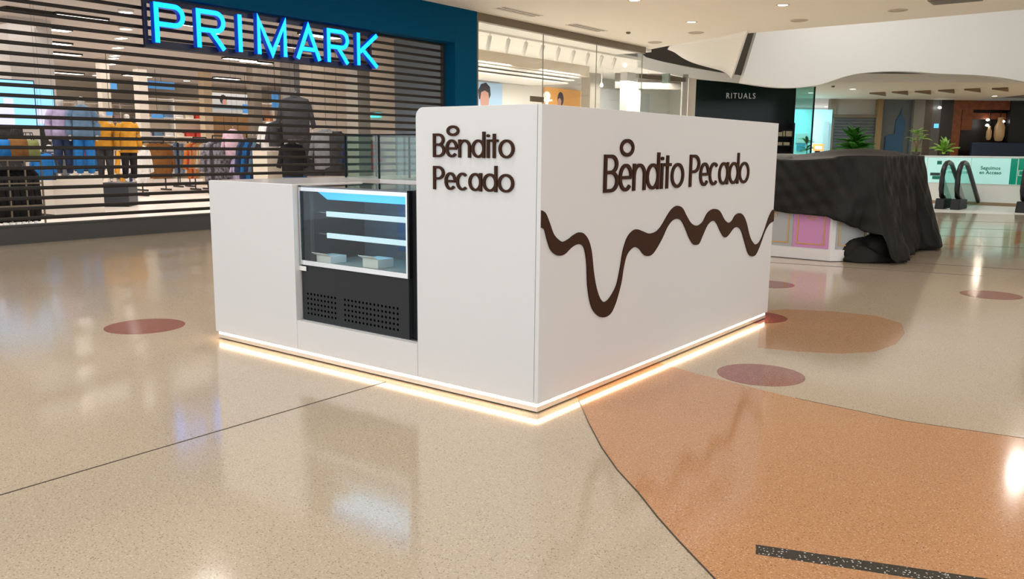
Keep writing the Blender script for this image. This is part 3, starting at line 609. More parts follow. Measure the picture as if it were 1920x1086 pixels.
# dark glass cosmetics shop
DG = mat('dark_green_glass', (.004, .013, .011), .08, spec=.2)
s_ = quadbox(1300, 1484, 30, 0, zat(147, 30, 1300), .12).build('wall_dark_glass', DG); struct(s_, 'dark green glass shop front')
pO = od(1361, 184.5, 29.98); text_mesh('shop_lettering', 'RITUALS', .27, pO, RH, (0, 0, 1), .012, mat('letter_grey', (.42, .44, .43), .5, emit=.12, ecol=(.5, .52, .5)), s_, .80, 1.32)
struct(quadbox(1484, 1486, 29.98, 0, 3.62, .1).build('trim_3', BLACK), 'black edge of the dark glass')
struct(quadbox(1486, 1521, 30, .0, 3.62, .015).build('window_3', glass('sea_glass', (.50, .72, .68), .05)), 'sea green glass pane beside the dark shop')
struct(quadbox(1520, 1522, 29.98, 0, 3.62, .08).build('trim_4', BLACK), 'thin black post of the green pane')
ro = quadbox(1440, 1492, 29.2, 0, zat(230, 29.2, 1460), .35)
su = thing('shelf_unit', 'dark shelf unit with small cream boxes beside the dark shop', 'shelf', od(1466, 280, 29.2)*1.0)
su.location.z = 0
def at_root(o, root):
    o.parent = root
    for v in o.data.vertices: v.co -= root.location
    return o
at_root(quadbox(1440, 1486, 29.55, 0, 2.35, .05).build('back_panel', BLACK), su)
for py in (246, 259, 276, 289): at_root(quadbox(1440, 1488, 29.2, zat(py, 29.2)-.02, zat(py, 29.2)+.02, .35).build('shelf', BLACK), su)
at_root(quadbox(1484, 1488, 29.2, 0, 2.36, .35).build('side_panel', BLACK), su)
BX = mat('cream_box', (.45, .42, .28), .6)
for i, (px0, px1, py0, py1) in enumerate(((1459, 1465, 250, 258), (1467, 1470, 248, 258), (1472, 1484, 248, 258), (1459, 1466, 269, 275), (1469, 1480, 269, 275))):
    o = quadbox(px0, px1, 29.24, zat(py1, 29.24)-.03, zat(py0, 29.24), .2); o = o.build('product_box', BX); tag(o, ['leftmost box', 'narrow middle box', 'wide box'][i % 3]+(' on the upper shelf of the dark unit' if i < 3 else ' on the lower shelf of the dark unit'), 'box', 'boxes on the dark shelf')
# cyan lit shop
CYW = mat('cyan_wall', (.55, .85, .92), .5, emit=.30, ecol=(.35, .85, 1.0))  # glow in the wall colour stands in for the shop's bright lighting
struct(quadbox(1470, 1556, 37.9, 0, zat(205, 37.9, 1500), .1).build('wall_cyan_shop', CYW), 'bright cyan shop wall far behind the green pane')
t = quadbox(1541, 1552, 37.7, 0, zat(228, 37.7, 1545), .1).build('shop_door', mat('pale_door', (.50, .68, .75), .5)); tag(t, 'pale blue door in the bright cyan shop', 'door')
OSIGN = mat('orange_sign', (.9, .3, .08), .5, emit=1.4, ecol=(1, .30, .08))
lb = thing('light_box_sign', 'small glowing orange sign in the cyan shop', 'sign', od(1534, 283, 36.5)); 
at_root(quadbox(1525, 1544, 36.5, zat(283, 36.5, 1534), zat(270, 36.5, 1534), .15).build('sign_box', OSIGN), lb)
at_root(quadbox(1528, 1541, 36.45, zat(280, 36.5, 1534), zat(274, 36.5, 1534), .03).build('sign_panel', mat('sign_white', (1, .8, .7), .5, emit=1.2, ecol=(1, .75, .6))), lb)
at_root(quadbox(1530, 1538, 36.5, 0, zat(283, 36.5, 1534), .15).build('sign_foot', BLACK), lb)
for (px0, px1, py0, py1, lab) in ((1492, 1513, 250, 268, 'white notice board at the left of the cyan shop'), (1494, 1510, 270, 282, 'blue and white notice below the board in the cyan shop')):
    t = quadbox(px0, px1, 37.84, zat(py1, 37.84, 1500), zat(py0, 37.84, 1500), .06).build('notice_board', mat('notice', (.75, .8, .82), .5) if py0 < 260 else mat('notice_blue', (.12, .4, .65), .5)); tag(t, lab, 'notice')
# far shops, left to right
struct(quadbox(1552, 1562, 38, 0, 3.7, .3).build('trim_5', mat('taupe_pilaster', (.30, .25, .20), .6)), 'taupe pilaster left of the grey shutter')
struct(quadbox(1556, 1645, 38.1, 0, 3.7, .2).build('wall_far', mat('far_wall_grey', (.42, .39, .36), .6)), 'grey wall above the far shutter')
fs = thing('roller_shutter', 'closed grey roller shutter behind the left plant', 'shutter', (od(1600, 280, 38).x, od(1600, 280, 38).y, 0))
zt = zat(221, 38, 1600); n_ = 22
for i in range(n_):
    at_root(quadbox(1561, 1638, 37.95, .05+(zt-.05)*i/n_, .05+(zt-.05)*(i+.86)/n_, .05).build('slat', mat('shutter_grey', (.105, .12, .135), .35, .4), None), fs)
at_root(quadbox(1559, 1640, 37.92, zt, zt+.14, .12).build('shutter_box', BRONZE), fs)
struct(quadbox(1641, 1650, 37.8, 0, 3.7, .3).build('trim_6', mat('wood_column', (.30, .20, .10), .6)), 'wooden column right of the far shutter')
mu = quadbox(1651, 1709, 38, 0, 3.7, .2).build('wall_mural', mat('mural_grey', (.115, .135, .15), .6)); struct(mu, 'blue grey mural wall')
o0 = od(1651, 280, 37.97); sc = 38/F_PX
tw = [(1658, 292), (1658, 256), (1662, 254), (1674, 252), (1675, 228), (1678, 222), (1682, 218), (1684, 206), (1685, 218), (1689, 224), (1692, 230), (1691, 292)]
flat_poly([((x-1651)*sc, (286-y)*sc+1.4) for x, y in tw], lambda u, v, d: Vector((o0.x, o0.y, 0))+RH*u-FH*d+Vector((0, 0, v)), .0, .03, 'mural_tower', mat('mural_blue', (.012, .085, .19), .5), mu)
for i, (a, b, c, nm) in enumerate(((1708, 1728, (.20, .195, .18), 'grey column'), (1728, 1742, (.07, .05, .04), 'brown pier'), (1742, 1758, (.085, .09, .095), 'grey window pier'), (1758, 1781, (.006, .006, .007), 'black pier'))):
    struct(quadbox(a, b, 37.9-(.1 if i == 0 else 0), 0, 3.7, .3).build('trim_%d' % (7+i), mat('pier_%d' % i, c, .4)), nm+' of the far shops')
t = quadbox(1748, 1756, 37.85, zat(240, 37.85, 1750), zat(232, 37.85, 1750), .05).build('small_screen', mat('small_screen', (.1, .5, .7), .4, emit=.9, ecol=(.15, .65, 1))); tag(t, 'small glowing blue screen on the grey pier', 'screen')
WOOD = mat('restaurant_wood', (.20, .055, .014), .45, noise=.25, nscale=6)
struct(quadbox(1781, 1990, 38.6, 0, 3.7, .2).build('wall_restaurant', mat('restaurant_dark', (.012, .010, .010), .4)), 'dark back wall of the restaurant')
rf = thing('restaurant_front', 'dark restaurant front with reddish wooden frame at far right', 'shop front', (od(1830, 280, 38).x, od(1830, 280, 38).y, 0))
at_root(quadbox(1781, 1797, 38, 0, 3.69, .25).build('wood_jamb', WOOD), rf); at_root(quadbox(1798, 1818, 38.05, zat(243, 38), 3.3, .1).build('wood_panel', WOOD), rf)
at_root(quadbox(1797, 1892, 38, 3.3, 3.69, .25).build('wood_lintel', WOOD), rf); at_root(quadbox(1818, 1880, 38.25, zat(222, 38), zat(210, 38), .1).build('wood_beam', WOOD), rf)
at_root(quadbox(1888, 1990, 37.9, 0, 3.69, .3).build('dark_pier', mat('dark_pier', (.006, .008, .012), .4)), rf)
GOLDL = mat('lantern_glow', (.34, .22, .11), .3, emit=.10, ecol=(1, .62, .28))
for (px, py0, py1, r, lab) in ((1872, 220, 264, .21, 'large ribbed glass lantern glowing in the restaurant'), (1853, 236, 262, .11, 'small glass lantern left of the large one')):
    p = od(px, py1, 38.15); h_ = zat(py0, 38.15, px)-p.z; t = thing('glass_lantern', lab, 'lantern', p)
    MB().lathe((0, 0, 0), [(.02, -.02), (r*.7, 0), (r, h_*.2), (r, h_*.6), (r*.55, h_*.8), (r*.5, h_)], 18).build('lantern_glass', GOLDL, t, True)
    MB().tube([(0, 0, h_), (0, 0, 3.7-p.z)], .02, 6).build('chain', BLACK, t)
for (px, py), lab in (((1762, 202), 'small lamp spot in front of the black pier'), ((1856, 203), 'upper small lamp in the restaurant'), ((1852, 225), 'middle small lamp in the restaurant'), ((1851, 235), 'lower small lamp in the restaurant'), ((1881, 228), 'small lamp at the right jamb of the restaurant')):
    p = od(px, py, 37.7 if px < 1800 else 38.1); t = thing('spot_lamp', lab, 'lamp', p)
    MB().lathe((0, 0, 0), [(.002, -.05), (.06, -.03), (.075, 0), (.05, .04), (.02, .06)], 14).build('bulb', BULB, t, True); MB().tube([(0, 0, .05), (0, 0, 3.68-p.z)], .008, 6).build('stem', BLACK, t)
t = thing('banquette_sofa', 'dark blue banquette sofa in front of the restaurant', 'sofa', (od(1860, 290, 37).x, od(1860, 290, 37).y, 0))
NV = mat('sofa_blue', (.008, .022, .055), .6)
at_root(quadbox(1822, 1990, 37.2, .45, zat(266, 37.2), .2).build('backrest', NV, bevel=.05), t); at_root(quadbox(1822, 1990, 36.6, .12, .5, .6).build('seat', NV, bevel=.05), t)
at_root(quadbox(1826, 1986, 36.7, 0, .12, .4).build('sofa_base', BLACK), t)
# parapet with green panels
PY = 22.6
pa = MB().box(-7.4, 7, PY, PY+.6, .09, 1.29).build('wall_parapet', PLASTER); struct(pa, 'white parapet wall carrying green panels')
MB().box(-7.4, 7, PY-.02, PY+.62, 1.29, 1.325).build('cap_rail', mat('cap_white', (.85, .88, .87), .3), pa); MB().box(-7.4, 7, PY+.03, PY+.6, 0, .09).build('kick_plate', mat('tan_kick', (.46, .32, .2), .5), pa)
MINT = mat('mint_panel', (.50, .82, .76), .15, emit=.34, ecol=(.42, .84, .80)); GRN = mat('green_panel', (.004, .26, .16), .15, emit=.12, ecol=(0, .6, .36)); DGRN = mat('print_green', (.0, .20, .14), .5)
xs = [-7.4+0.47]; 
xj = [-6.97, -5.92, -4.83, -3.735, -2.63, -1.535, -.425, .68, 1.78, 2.88]
for i, (a, b) in enumerate(zip(xj[:-1], xj[1:])):
    pn = MB().box(a+.012, b-.012, PY-.014, PY, .585, 1.275).build('green_glass_panel', GRN if i >= 6 else MINT, pa)
    if i == 5:
        text_mesh('printed_text', 'Seguimos', .128, oy(1838.5, 317.8, PY-.016), (1, 0, 0), (0, 0, 1), .001, DGRN, pn, .92, 1.06, .003)
        text_mesh('printed_text', 'en Acceso', .128, oy(1836, 326.2, PY-.016), (1, 0, 0), (0, 0, 1), .001, DGRN, pn, .92, 1.06, .003)
        MB().box(oy(1894, 320, PY).x, b-.013, PY-.0155, PY-.0145, .59, 1.27).build('printed_band', GRN, pn)
    if i == 4:
        p = oy(1757, 307, PY-.016); MB().box(p.x, p.x+.12, PY-.017, PY-.015, p.z-.02, p.z+.08).build('printed_mark', DGRN, pn)
        p = oy(1744, 327, PY-.016); MB().box(p.x, p.x+.25, PY-.017, PY-.015, p.z-.03, p.z+.05).build('printed_mark', mat('print_black', (.02, .05, .05), .5), pn)
        MB().box(p.x+.06, p.x+.3, PY-.017, PY-.015, p.z-.13, p.z-.04).build('printed_mark', DGRN, pn)
    if i == 6:
        p = oy(1910, 325, PY-.016); mb = MB(); ribbon(mb, [(p.x, p.z-.06), (p.x+.2, p.z-.06), (p.x+.2, p.z+.07), (p.x, p.z+.07)], True, .02, lambda u, v, d: Vector((u, PY-.014-d, v)), .001, .003); mb.build('printed_frame', mat('print_mint', (.6, .85, .78), .5), pn)
# ================================================================ ESCALATORS
EG = glass('escalator_glass', (.30, .62, .54), .06); HR = mat('handrail_rubber', (.008, .008, .009), .35)
def escalator(E, label, wdt=.62, turn=-.22):
    E = Vector((E.x, E.y, 0)); d = (E-CAM); d.z = 0; d.normalize(); d = Matrix.Rotation(turn, 3, 'Z') @ d; sdv = Vector((d.y, -d.x, 0))
    t = thing('escalator', label, 'escalator', E)
    prof = [(.30, .27), (.06, .33), (-.04, .52), (-.05, .75), (.0, .95), (.12, 1.08), (.3, 1.15), (.55, 1.16), (.8, 1.12), (1.05, 1.0), (1.4, .80), (2.0, .45), (2.6, .10)]
    for s_ in (0, wdt):
        b = sdv*s_; pts = [b+d*a+Vector((0, 0, z)) for a, z in prof]
        MB().tube(pts, .062, 8).build('handrail', HR, t, True)
        inner = [(a, z) for a, z in prof]; q = [b+d*(a*.97+.02)+Vector((0, 0, z-.03)) for a, z in inner]+[b+d*2.6+Vector((0, 0, .02)), b+d*.3+Vector((0, 0, .02))]
        flat_poly([(a*.97+.02, z-.03) for a, z in inner]+[(2.5, .02), (.3, .02)], lambda u, v, dd: b+d*u+Vector((0, 0, v))+sdv*dd, -.006, .006, 'balustrade_glass', EG, t)
        q = lambda a, w_, z: b+d*a+sdv*w_+Vector((0, 0, z))
        MB().hexa([q(-.12, -.11, 0), q(-.12, .11, 0), q(.75, .11, 0), q(.75, -.11, 0)], [q(-.06, -.1, .27), q(-.06, .1, .27), q(.75, .1, .24), q(.75, -.1, .24)]).build('newel_base', SATIN, t, bevel=.02)
    q = lambda a, w_, z: d*a+sdv*w_+Vector((0, 0, z))
    MB().hexa([q(.1, .1, .003), q(.1, wdt-.1, .003), q(1.2, wdt-.1, .003), q(1.2, .1, .003)], [q(.1, .1, .02), q(.1, wdt-.1, .02), q(1.2, wdt-.1, .02), q(1.2, .1, .02)]).build('comb_plate', CHROME, t)
escalator(oz(1762, 392), 'escalator end with two black handrails and green glass before the mint panels', .36)
escalator(oz(1914, 399), 'escalator end cut by the right edge of the picture', .5)
# ================================================================ PLANTS
def leaf_mesh(name, wd, droop, material):
    rows = []
    for i in range(7):
        t_ = i/6; ww = wd*math.sin(PI*min(1, t_*.93+.05))**.8; z = t_*.35-droop*t_*t_; x = t_
        rows.append([(x, -ww, z-.02), (x, -ww*.5, z+.035*ww/wd), (x, 0, z-.01), (x, ww*.5, z+.035*ww/wd), (x, ww, z-.02)])
    me = bpy.data.meshes.new(name); mb = MB().grid(rows); me.from_pydata(mb.v, [], mb.f); me.materials.append(material)
    for p in me.polygons: p.use_smooth = True
    return me
LG1 = mat('leaf_deep', (.035, .17, .018), .35, noise=.35, nscale=5); LG2 = mat('leaf_light', (.22, .42, .06), .4, noise=.3, nscale=5); STEM = mat('stem_brown', (.22, .14, .06), .7); POT = mat('planter_dark', (.06, .05, .04), .6)
def plant(name, label, base, leaves, lm, stems=()):
    t = thing(name, label, 'plant', base)
    MB().lathe((0, 0, 0), [(.10, 0), (.13, .10), (.12, .10), (.001, .09)], 16).build('pot', POT, t, True)
    for a, b in stems: MB().tube([a, ((a[0]+b[0])/2+.03, (a[1]+b[1])/2, (a[2]+b[2])/2), b], .018, 6, rs=[.024, .02, .015]).build('stem', STEM, t, True)
    for (o, az, el, L) in leaves:
        ob = bpy.data.objects.new('leaf', lm); COL.objects.link(ob); ob.parent = t; ob.location = o; ob.rotation_euler = (random.uniform(-.3, .3), -el, az); ob.scale = (L, L, L)
    return t
lmA = leaf_mesh('leaf', .165, .5, LG1); lmB = leaf_mesh('leaf', .12, .5, LG2); lmC = leaf_mesh('leaf', .17, .45, LG2)
R = random.Random(3)
def whorl(c, n, e0, e1, l0, l1): return [(tuple(Vector(c)+Vector((R.uniform(-.02, .02), R.uniform(-.02, .02), R.uniform(-.05, .05)))), 2*PI*i/n+R.uniform(-.3, .3), R.uniform(e0, e1), R.uniform(l0, l1)) for i in range(n)]
b0 = Vector((oy(1601, 291, PY+.3).x, PY+.3, 1.326))
lv = whorl((0, 0, .12), 11, -.1, .5, .58, .76)+whorl((.05, 0, .25), 10, .1, .7, .52, .7)+whorl((0, 0, .36), 9, .3, 1.0, .48, .62)+whorl((-.05, 0, .45), 7, .7, 1.35, .42, .55)
plant('potted_plant', 'large dark green leafy plant rising behind the black tarpaulin', b0, lv, lmA, [((0, 0, .09), (0, 0, .5)), ((.02, .02, .09), (.1, .05, .35))])
b1 = Vector((oy(1717, 291, PY+.25).x, PY+.25, 1.326))
plant('potted_plant', 'slender plant with pale leaf rosettes left of the mint parapet', b1, whorl((.0, 0, .62), 11, -.1, .9, .2, .32)+whorl((.12, 0, .48), 8, -.1, .7, .18, .28)+whorl((-.1, 0, .42), 6, 0, .7, .16, .24)+whorl((0, 0, .1), 12, .2, 1.2, .12, .2), lmB, [((0, 0, .08), (0, 0, .62)), ((0, 0, .25), (.12, 0, .48)), ((0, 0, .2), (-.1, 0, .42))])
b2 = Vector((oy(1769, 291, PY+.25).x, PY+.25, 1.326))
plant('potted_plant', 'low broad pale leaved plant above the escalator', b2, whorl((0, 0, .1), 10, .0, .5, .34, .46)+whorl((0, 0, .16), 8, .4, 1.0, .3, .42)+whorl((0, 0, .2), 4, .9, 1.4, .28, .36), lmC, [((0, 0, .06), (0, 0, .22))])
b3 = od(1512, 288, 36.2); b3.z = 0
plant('potted_plant', 'small dark plant beside the glowing orange sign', Vector((b3.x, b3.y, .0)), whorl((0, 0, 1.5), 9, -.1, .6, .35, .55)+whorl((0, 0, 1.75), 8, .2, 1.0, .3, .5), lmA, [((0, 0, .08), (0, 0, 1.8))])
# ================================================================ COVERED STALL
st = thing('covered_stall', 'closed market stall with pink and grey panels half under a tarpaulin', 'stall', (-1.6, 9.1, 0))
SW_ = mat('stall_white', (.74, .73, .74), .4); PINK = mat('panel_pink', (.60, .26, .52), .45); PGREY = mat('panel_grey', (.40, .42, .44), .45); GOLD = mat('gold_trim', (.55, .33, .10), .35, .4); MAR = mat('panel_maroon', (.10, .012, .035), .5)
foot = [(-3.2, 7.62), (-.735, 7.56), (-.36, 7.93), (-.36, 10.35), (-3.2, 10.35)]
def inset(k): return [(-3.2+k, 7.62+k), (-.735-k*.4, 7.56+k), (-.36-k, 7.93+k*.4), (-.36-k, 10.35-k), (-3.2+k, 10.35-k)]
def sp(mb, name, material, parent=None, **kw):
    o = mb.build(name, material, parent or st, **kw)
    for v in o.data.vertices: v.co -= st.location
    return o
sp(MB().prism([(x, y, 0.006) for x, y in foot], (0, 0, .145)), 'plinth', SW_, bevel=.004)
body = sp(MB().prism([(x, y, .151) for x, y in inset(.02)], (0, 0, 1.10)), 'stall_body', SW_)
def face(a, b, z0, z1, u0, u1, th):  # board standing on a face between plan points a,b
    a = Vector((*a, 0)); b = Vector((*b, 0)); L = (b-a).length; d = (b-a)/L; n = Vector((d.y, -d.x, 0))
    p = a+d*u0; q = a+d*u1
    return [p+n*.0, q+n*.0, q+n*th, p+n*th], z0, z1
def board(a, b, u0, u1, z0, z1, off, th, name, material, parent=None):
    a = Vector((*a, 0)); b = Vector((*b, 0)); d = (b-a).normalized(); n = Vector((d.y, -d.x, 0))
    q = [a+d*u0+n*off, a+d*u1+n*off, a+d*u1+n*(off+th), a+d*u0+n*(off+th)]
    return sp(MB().hexa([v+Vector((0, 0, z0)) for v in q], [v+Vector((0, 0, z1)) for v in q]), name, material, parent)
def frame(a, b, u0, u1, z0, z1, off, name='gold_frame', parent=None):
    a_ = Vector((*a, 0)); b_ = Vector((*b, 0)); d = (b_-a_).normalized(); n = Vector((d.y, -d.x, 0)); mb = MB()
    ribbon(mb, [(u0, z0), (u1, z0), (u1, z1), (u0, z1)], True, .014, lambda u, v, dd: a_+d*u+n*(off+dd)+Vector((0, 0, v)), 0, .008)
    return sp(mb, name, GOLD, parent)
def scroll(a, b, uc, zc, off, s, parent=None):
    a_ = Vector((*a, 0)); b_ = Vector((*b, 0)); d = (b_-a_).normalized(); n = Vector((d.y, -d.x, 0)); mb = MB()
    to3 = lambda u, v, dd: a_+d*(uc+u*s)+n*(off+dd)+Vector((0, 0, zc+v*s))
    for sg_ in (-1, 1):
        ribbon(mb, [(sg_*x, y) for x, y in arc(.5, .3, .35, .3, 200, -90, 14)], False, .13, to3, 0, .006)
        ribbon(mb, [(sg_*x, y) for x, y in arc(.35, -.45, .3, .35, 150, -120, 12)], False, .11, to3, 0, .006)
        ribbon(mb, [(0, -.2), (sg_*.3, .1), (sg_*.8, .55)], False, .1, to3, 0, .006)
    ribbon(mb, [(0, .5), (0, -1.1)], False, .12, to3, 0, .006); return sp(mb, 'gold_ornament', GOLD, parent)
fa, fb, fc = inset(.02)[0], inset(.02)[1], inset(.02)[2]; LF = (Vector(fb)-Vector(fa)).length; LC = (Vector(fc)-Vector(fb)).length
for i, (ua, ub, m_) in enumerate(((LF-2.3, LF-1.7, PINK), (LF-1.68, LF-1.08, PGREY), (LF-1.06, LF-.505, PGREY), (LF-.50, LF-.03, PINK))):
    pb = board(fa, fb, ua, ub, .16, 1.2, 0, .008, 'front_board', m_); frame(fa, fb, ua+.06, ub-.06, .21, 1.15, .008, parent=pb); scroll(fa, fb, (ua+ub)/2, .60, .008, .085, pb)
pb = board(fb, fc, .06, LC-.03, .16, 1.2, 0, .008, 'corner_board', PGREY); frame(fb, fc, .10, LC-.07, .21, 1.15, .008, parent=pb); scroll(fb, fc, LC/2, .56, .008, .07, pb)
sd_a, sd_b = inset(.02)[2], inset(.02)[3]
board(sd_a, sd_b, .02, .6, .16, 1.2, 0, .008, 'side_board', MAR); board(sd_a, sd_b, .62, 2.3, .16, 1.2, 0, .008, 'side_board', PGREY)
# tarpaulin: draped sheet over the stall
TARP = mat('tarpaulin_black', (.012, .012, .0115), .55, noise=.3, nscale=3, bump=.5, spec=.2)
tp = thing('tarpaulin', 'black plastic tarpaulin draped over the stall and bunched on the floor', 'tarpaulin', (-1.6, 9.1, 0))
tops = [(-3.3, 7.56), (-.70, 7.50), (-.28, 7.90), (-.30, 10.45), (-3.3, 10.45)]
def along(poly, n):
    seg = []; 
    for i in range(len(poly)): a = Vector(poly[i]); b = Vector(poly[(i+1) % len(poly)]); seg.append((a, b, (b-a).length))
    tot = sum(s[2] for s in seg); out = []
    for k in range(n):
        d_ = tot*k/n
        for a, b, L in seg:
            if d_ <= L: dd = (b-a)/L; out.append((a+dd*d_, Vector((dd.y, -dd.x)))); break
            d_ -= L
    return out, tot
NP = 260; per, TOT = along(tops, NP)
nor = []
for i in range(NP):  # smooth outward normals round the corners
    v = Vector((0, 0))
    for k in range(-7, 8): v += per[(i+k) % NP][1]
    nor.append(v.normalized())
rn = random.Random(5); ph = [(rn.uniform(0, 6.28), rn.uniform(5, 16), rn.uniform(.3, 1)) for _ in range(6)]
def fold(s): return sum(a*math.sin(f*s+p) for p, f, a in ph)/3
LFt = (Vector(tops[1])-Vector(tops[0])).length; LCt = (Vector(tops[2])-Vector(tops[1])).length; LSt = (Vector(tops[3])-Vector(tops[2])).length
def hem(s):
    ks = [(0, .70), (LFt-1.0, .64), (LFt-.55, .60), (LFt-.10, .585), (LFt+.02, .54), (LFt+.28, .45), (LFt+.44, .38), (LFt+.56, .03), (LFt+1.15, .02), (LFt+1.5, .07), (LFt+2.2, .05), (LFt+LCt+LSt, .03), (TOT, .3)]
    for (a, b), (c, d_) in zip(ks[:-1], ks[1:]):
        if s <= c: t_ = (s-a)/(c-a); t_ = t_*t_*(3-2*t_); return b+(d_-b)*t_
    return .3
NV_ = 26; grid_rows = []
for j in range(NV_+1):
    t_ = j/NV_; row = []
    for i in range(NP+1):
        q = i % NP; s = TOT*q/NP; p, _n = per[q]; n2 = nor[q]; zt_ = 1.335+.03*math.sin(s*1.7+.5)*0-(.045*math.exp(-((s-LFt*.78)/.45)**2))
        if s > LFt: zt_ += .02
        h_ = hem(s); z = zt_+(h_-zt_)*t_
        amp = .012+.055*t_*(1 if s > LFt else .35)
        flare = .03*t_+(.22*t_**1.5 if s > LFt+.4 else .0)+.12*max(0, t_-.1)*math.exp(-((s-LFt-LCt-.15)/.3)**2)+(.15*t_ if s > LFt+LCt+LSt*.75 else 0)
        bulge = 0
        dsp = amp*fold(s*1.0+t_*.5)+flare+bulge+.010*math.sin(23*t_+7*s)*t_+.012*math.sin(41*s+9*t_)*(.3+t_)*(1 if s > LFt else .4)+.008*math.sin(17*t_-29*s)
        row.append(Vector((p.x+n2.x*dsp, p.y+n2.y*dsp, z))-tp.location)
    grid_rows.append(row)
mb = MB()
c_ = Vector((-1.8, 9.0, 1.36))-tp.location
for k in range(1, 7):  # top of the sheet, sagging between the edges
    t_ = 1-k/7; row = []
    for i in range(NP+1):
        e = grid_rows[0][i]; v = c_.lerp(e, 1-k/7.0) if False else e.lerp(c_, k/7.0)
        s = TOT*(i % NP)/NP
        hump = .085*math.exp(-((v.x-(-.75+1.6))**2+(v.y-(9.4-9.1))**2)/.26)
        row.append(v+Vector((0, 0, hump+.012*math.sin(5*v.x+3*v.y)-.02*math.sin(PI*k/7))))
    grid_rows.insert(0, row)
mb.grid(grid_rows); ts = mb.build('sheet', TARP, tp, True, thick=.004)
bp = oz(1636, 493); bp = bp+Vector((FH.x, FH.y, 0))*.18; rb = random.Random(11); rr = []
for k in range(15):
    t_ = k/14; z_ = .004+.36*t_; r0 = .37*(1-t_**2.4)**.5+.03
    rr.append([bp-tp.location+Vector((RH.x, RH.y, 0))*(math.cos(a)*r0*(1+.13*math.sin(5*a+6*t_)+.08*math.sin(9*a-9*t_))+.10*t_)+Vector((FH.x, FH.y, 0))*(math.sin(a)*r0*.62*(1+.08*math.sin(4*a+2)))+Vector((0, 0, z_+.05*math.sin(4*a+9*t_)*math.sin(PI*t_))) for a in [2*PI*j/48 for j in range(48)]])
MB().rings(rr).build('bunched_fold', TARP, tp, True)
EYE = mat('eyelet_steel', (.7, .7, .7), .3, .8)
for s in (LFt-.79, LFt+.46):
    q = int(s/TOT*NP) % NP; p, _ = per[q]; n2 = nor[q]; base = Vector((p.x+n2.x*.05, p.y+n2.y*.05, hem(s)+.03))-tp.location
    d3 = Vector((-n2.y, n2.x, 0)); MB().tube([base+d3*(.018*math.cos(a))+Vector((0, 0, .018*math.sin(a))) for a in [2*PI*k/14 for k in range(14)]], .006, 6, closed=True).build('eyelet', EYE, tp, True)

# ================================================================ FASHION STORE INTERIOR
def fab(name, c): return mat('fabric_'+name, c, .85, noise=.18, nscale=9, spec=.2)
FAB = {'mustard': fab('mustard', (.55, .26, .03)), 'black': fab('black', (.014, .014, .016)), 'navy': fab('navy', (.025, .04, .09)), 'denim': fab('denim', (.13, .21, .32)), 'white': fab('white', (.68, .66, .64)),
       'grey': fab('grey', (.26, .27, .28)), 'brown': fab('brown', (.24, .11, .035)), 'red': fab('red', (.45, .05, .03)), 'orange': fab('orange', (.62, .20, .05)), 'pink': fab('pink', (.62, .44, .52)), 'tan': fab('tan', (.48, .30, .15)),
       'blue': fab('blue', (.02, .16, .45)), 'charcoal': fab('charcoal', (.05, .05, .055)), 'cream': fab('cream', (.66, .58, .46)), 'olive': fab('olive', (.20, .22, .08)), 'lilac': fab('lilac', (.40, .34, .52)), 'patterned': mat('fabric_patterned', (.16, .15, .18), .85, noise=.9, nscale=14)}
ORD = ['first', 'second', 'third', 'fourth', 'fifth', 'sixth', 'seventh', 'eighth', 'ninth', 'tenth', 'eleventh', 'twelfth', 'thirteenth', 'fourteenth', 'fifteenth', 'sixteenth', 'seventeenth', 'eighteenth']
def puff(loops, name, material, parent):  # outline -> padded garment with rounded edges
    mb = MB()
    for pts, th in loops:
        n = len(pts); c = Vector((sum(p[0] for p in pts)/n, sum(p[1] for p in pts)/n)); lay = []
        for sc, d in ((.90, -th), (1.0, -th*.45), (1.0, th*.45), (.90, th)): lay.append([Vector((d, c.x+(p[0]-c.x)*sc, c.y+(p[1]-c.y)*sc)) for p in pts])
        mb.rings(lay)
    return mb.build(name, material, parent, True)
TOPS = {}
def garment(kind, color, loc, rot, h, label, group=None):
    key = (kind, color); t = thing(kind, label, {'hung_coat': 'coat', 'hung_trousers': 'trousers', 'hung_sweater': 'sweater'}[kind], loc, group); t.rotation_euler = (0, 0, rot); t.scale = (h, h, h)
    if key not in TOPS:
        m_ = FAB[color]
        if kind == 'hung_trousers':
            o = [('legs', puff([([(-.17, 0), (-.19, -.3), (-.17, -1), (-.04, -1), (-.01, -.36), (.01, -.36), (.04, -1), (.17, -1), (.19, -.3), (.17, 0)], .07)], 'legs', m_, None)), ('waistband', puff([([(-.18, -.06), (-.18, .01), (.18, .01), (.18, -.06)], .075)], 'waistband', m_, None))]
        else:
            L = 1.0
            o = [('body', puff([([(-.07, 0), (-.30, -.07), (-.33, -.2), (-.30, -L), (.30, -L), (.33, -.2), (.30, -.07), (.07, 0), (.05, -.04), (-.05, -.04)], .10)], 'body', m_, None)),
                 ('sleeve', puff([([(-.28, -.06), (-.36, -.16), (-.47, -.72), (-.36, -.75), (-.27, -.3)], .07)], 'sleeve', m_, None)), ('sleeve', puff([([(.28, -.06), (.36, -.16), (.47, -.72), (.36, -.75), (.27, -.3)], .07)], 'sleeve', m_, None)),
                 ('collar', puff([([(-.10, .02), (-.12, -.05), (-.05, -.12), (.05, -.12), (.12, -.05), (.10, .02)], .08)], 'collar', FAB['charcoal'] if kind == 'hung_coat' else m_, None))]
        hk = MB().tube([(0, 0, .02), (0, 0, .07), (0, .03, .1), (0, 0, .13), (0, -.03, .1)], .006, 5).build('hanger_hook', CHROME, None); o.append(('hanger_hook', hk))
        for _, ob in o: ob.parent = t
        TOPS[key] = [(n, ob.data) for n, ob in o]
    else:
        for n, me in TOPS[key]:
            ob = bpy.data.objects.new(n, me); COL.objects.link(ob); ob.parent = t
    return t
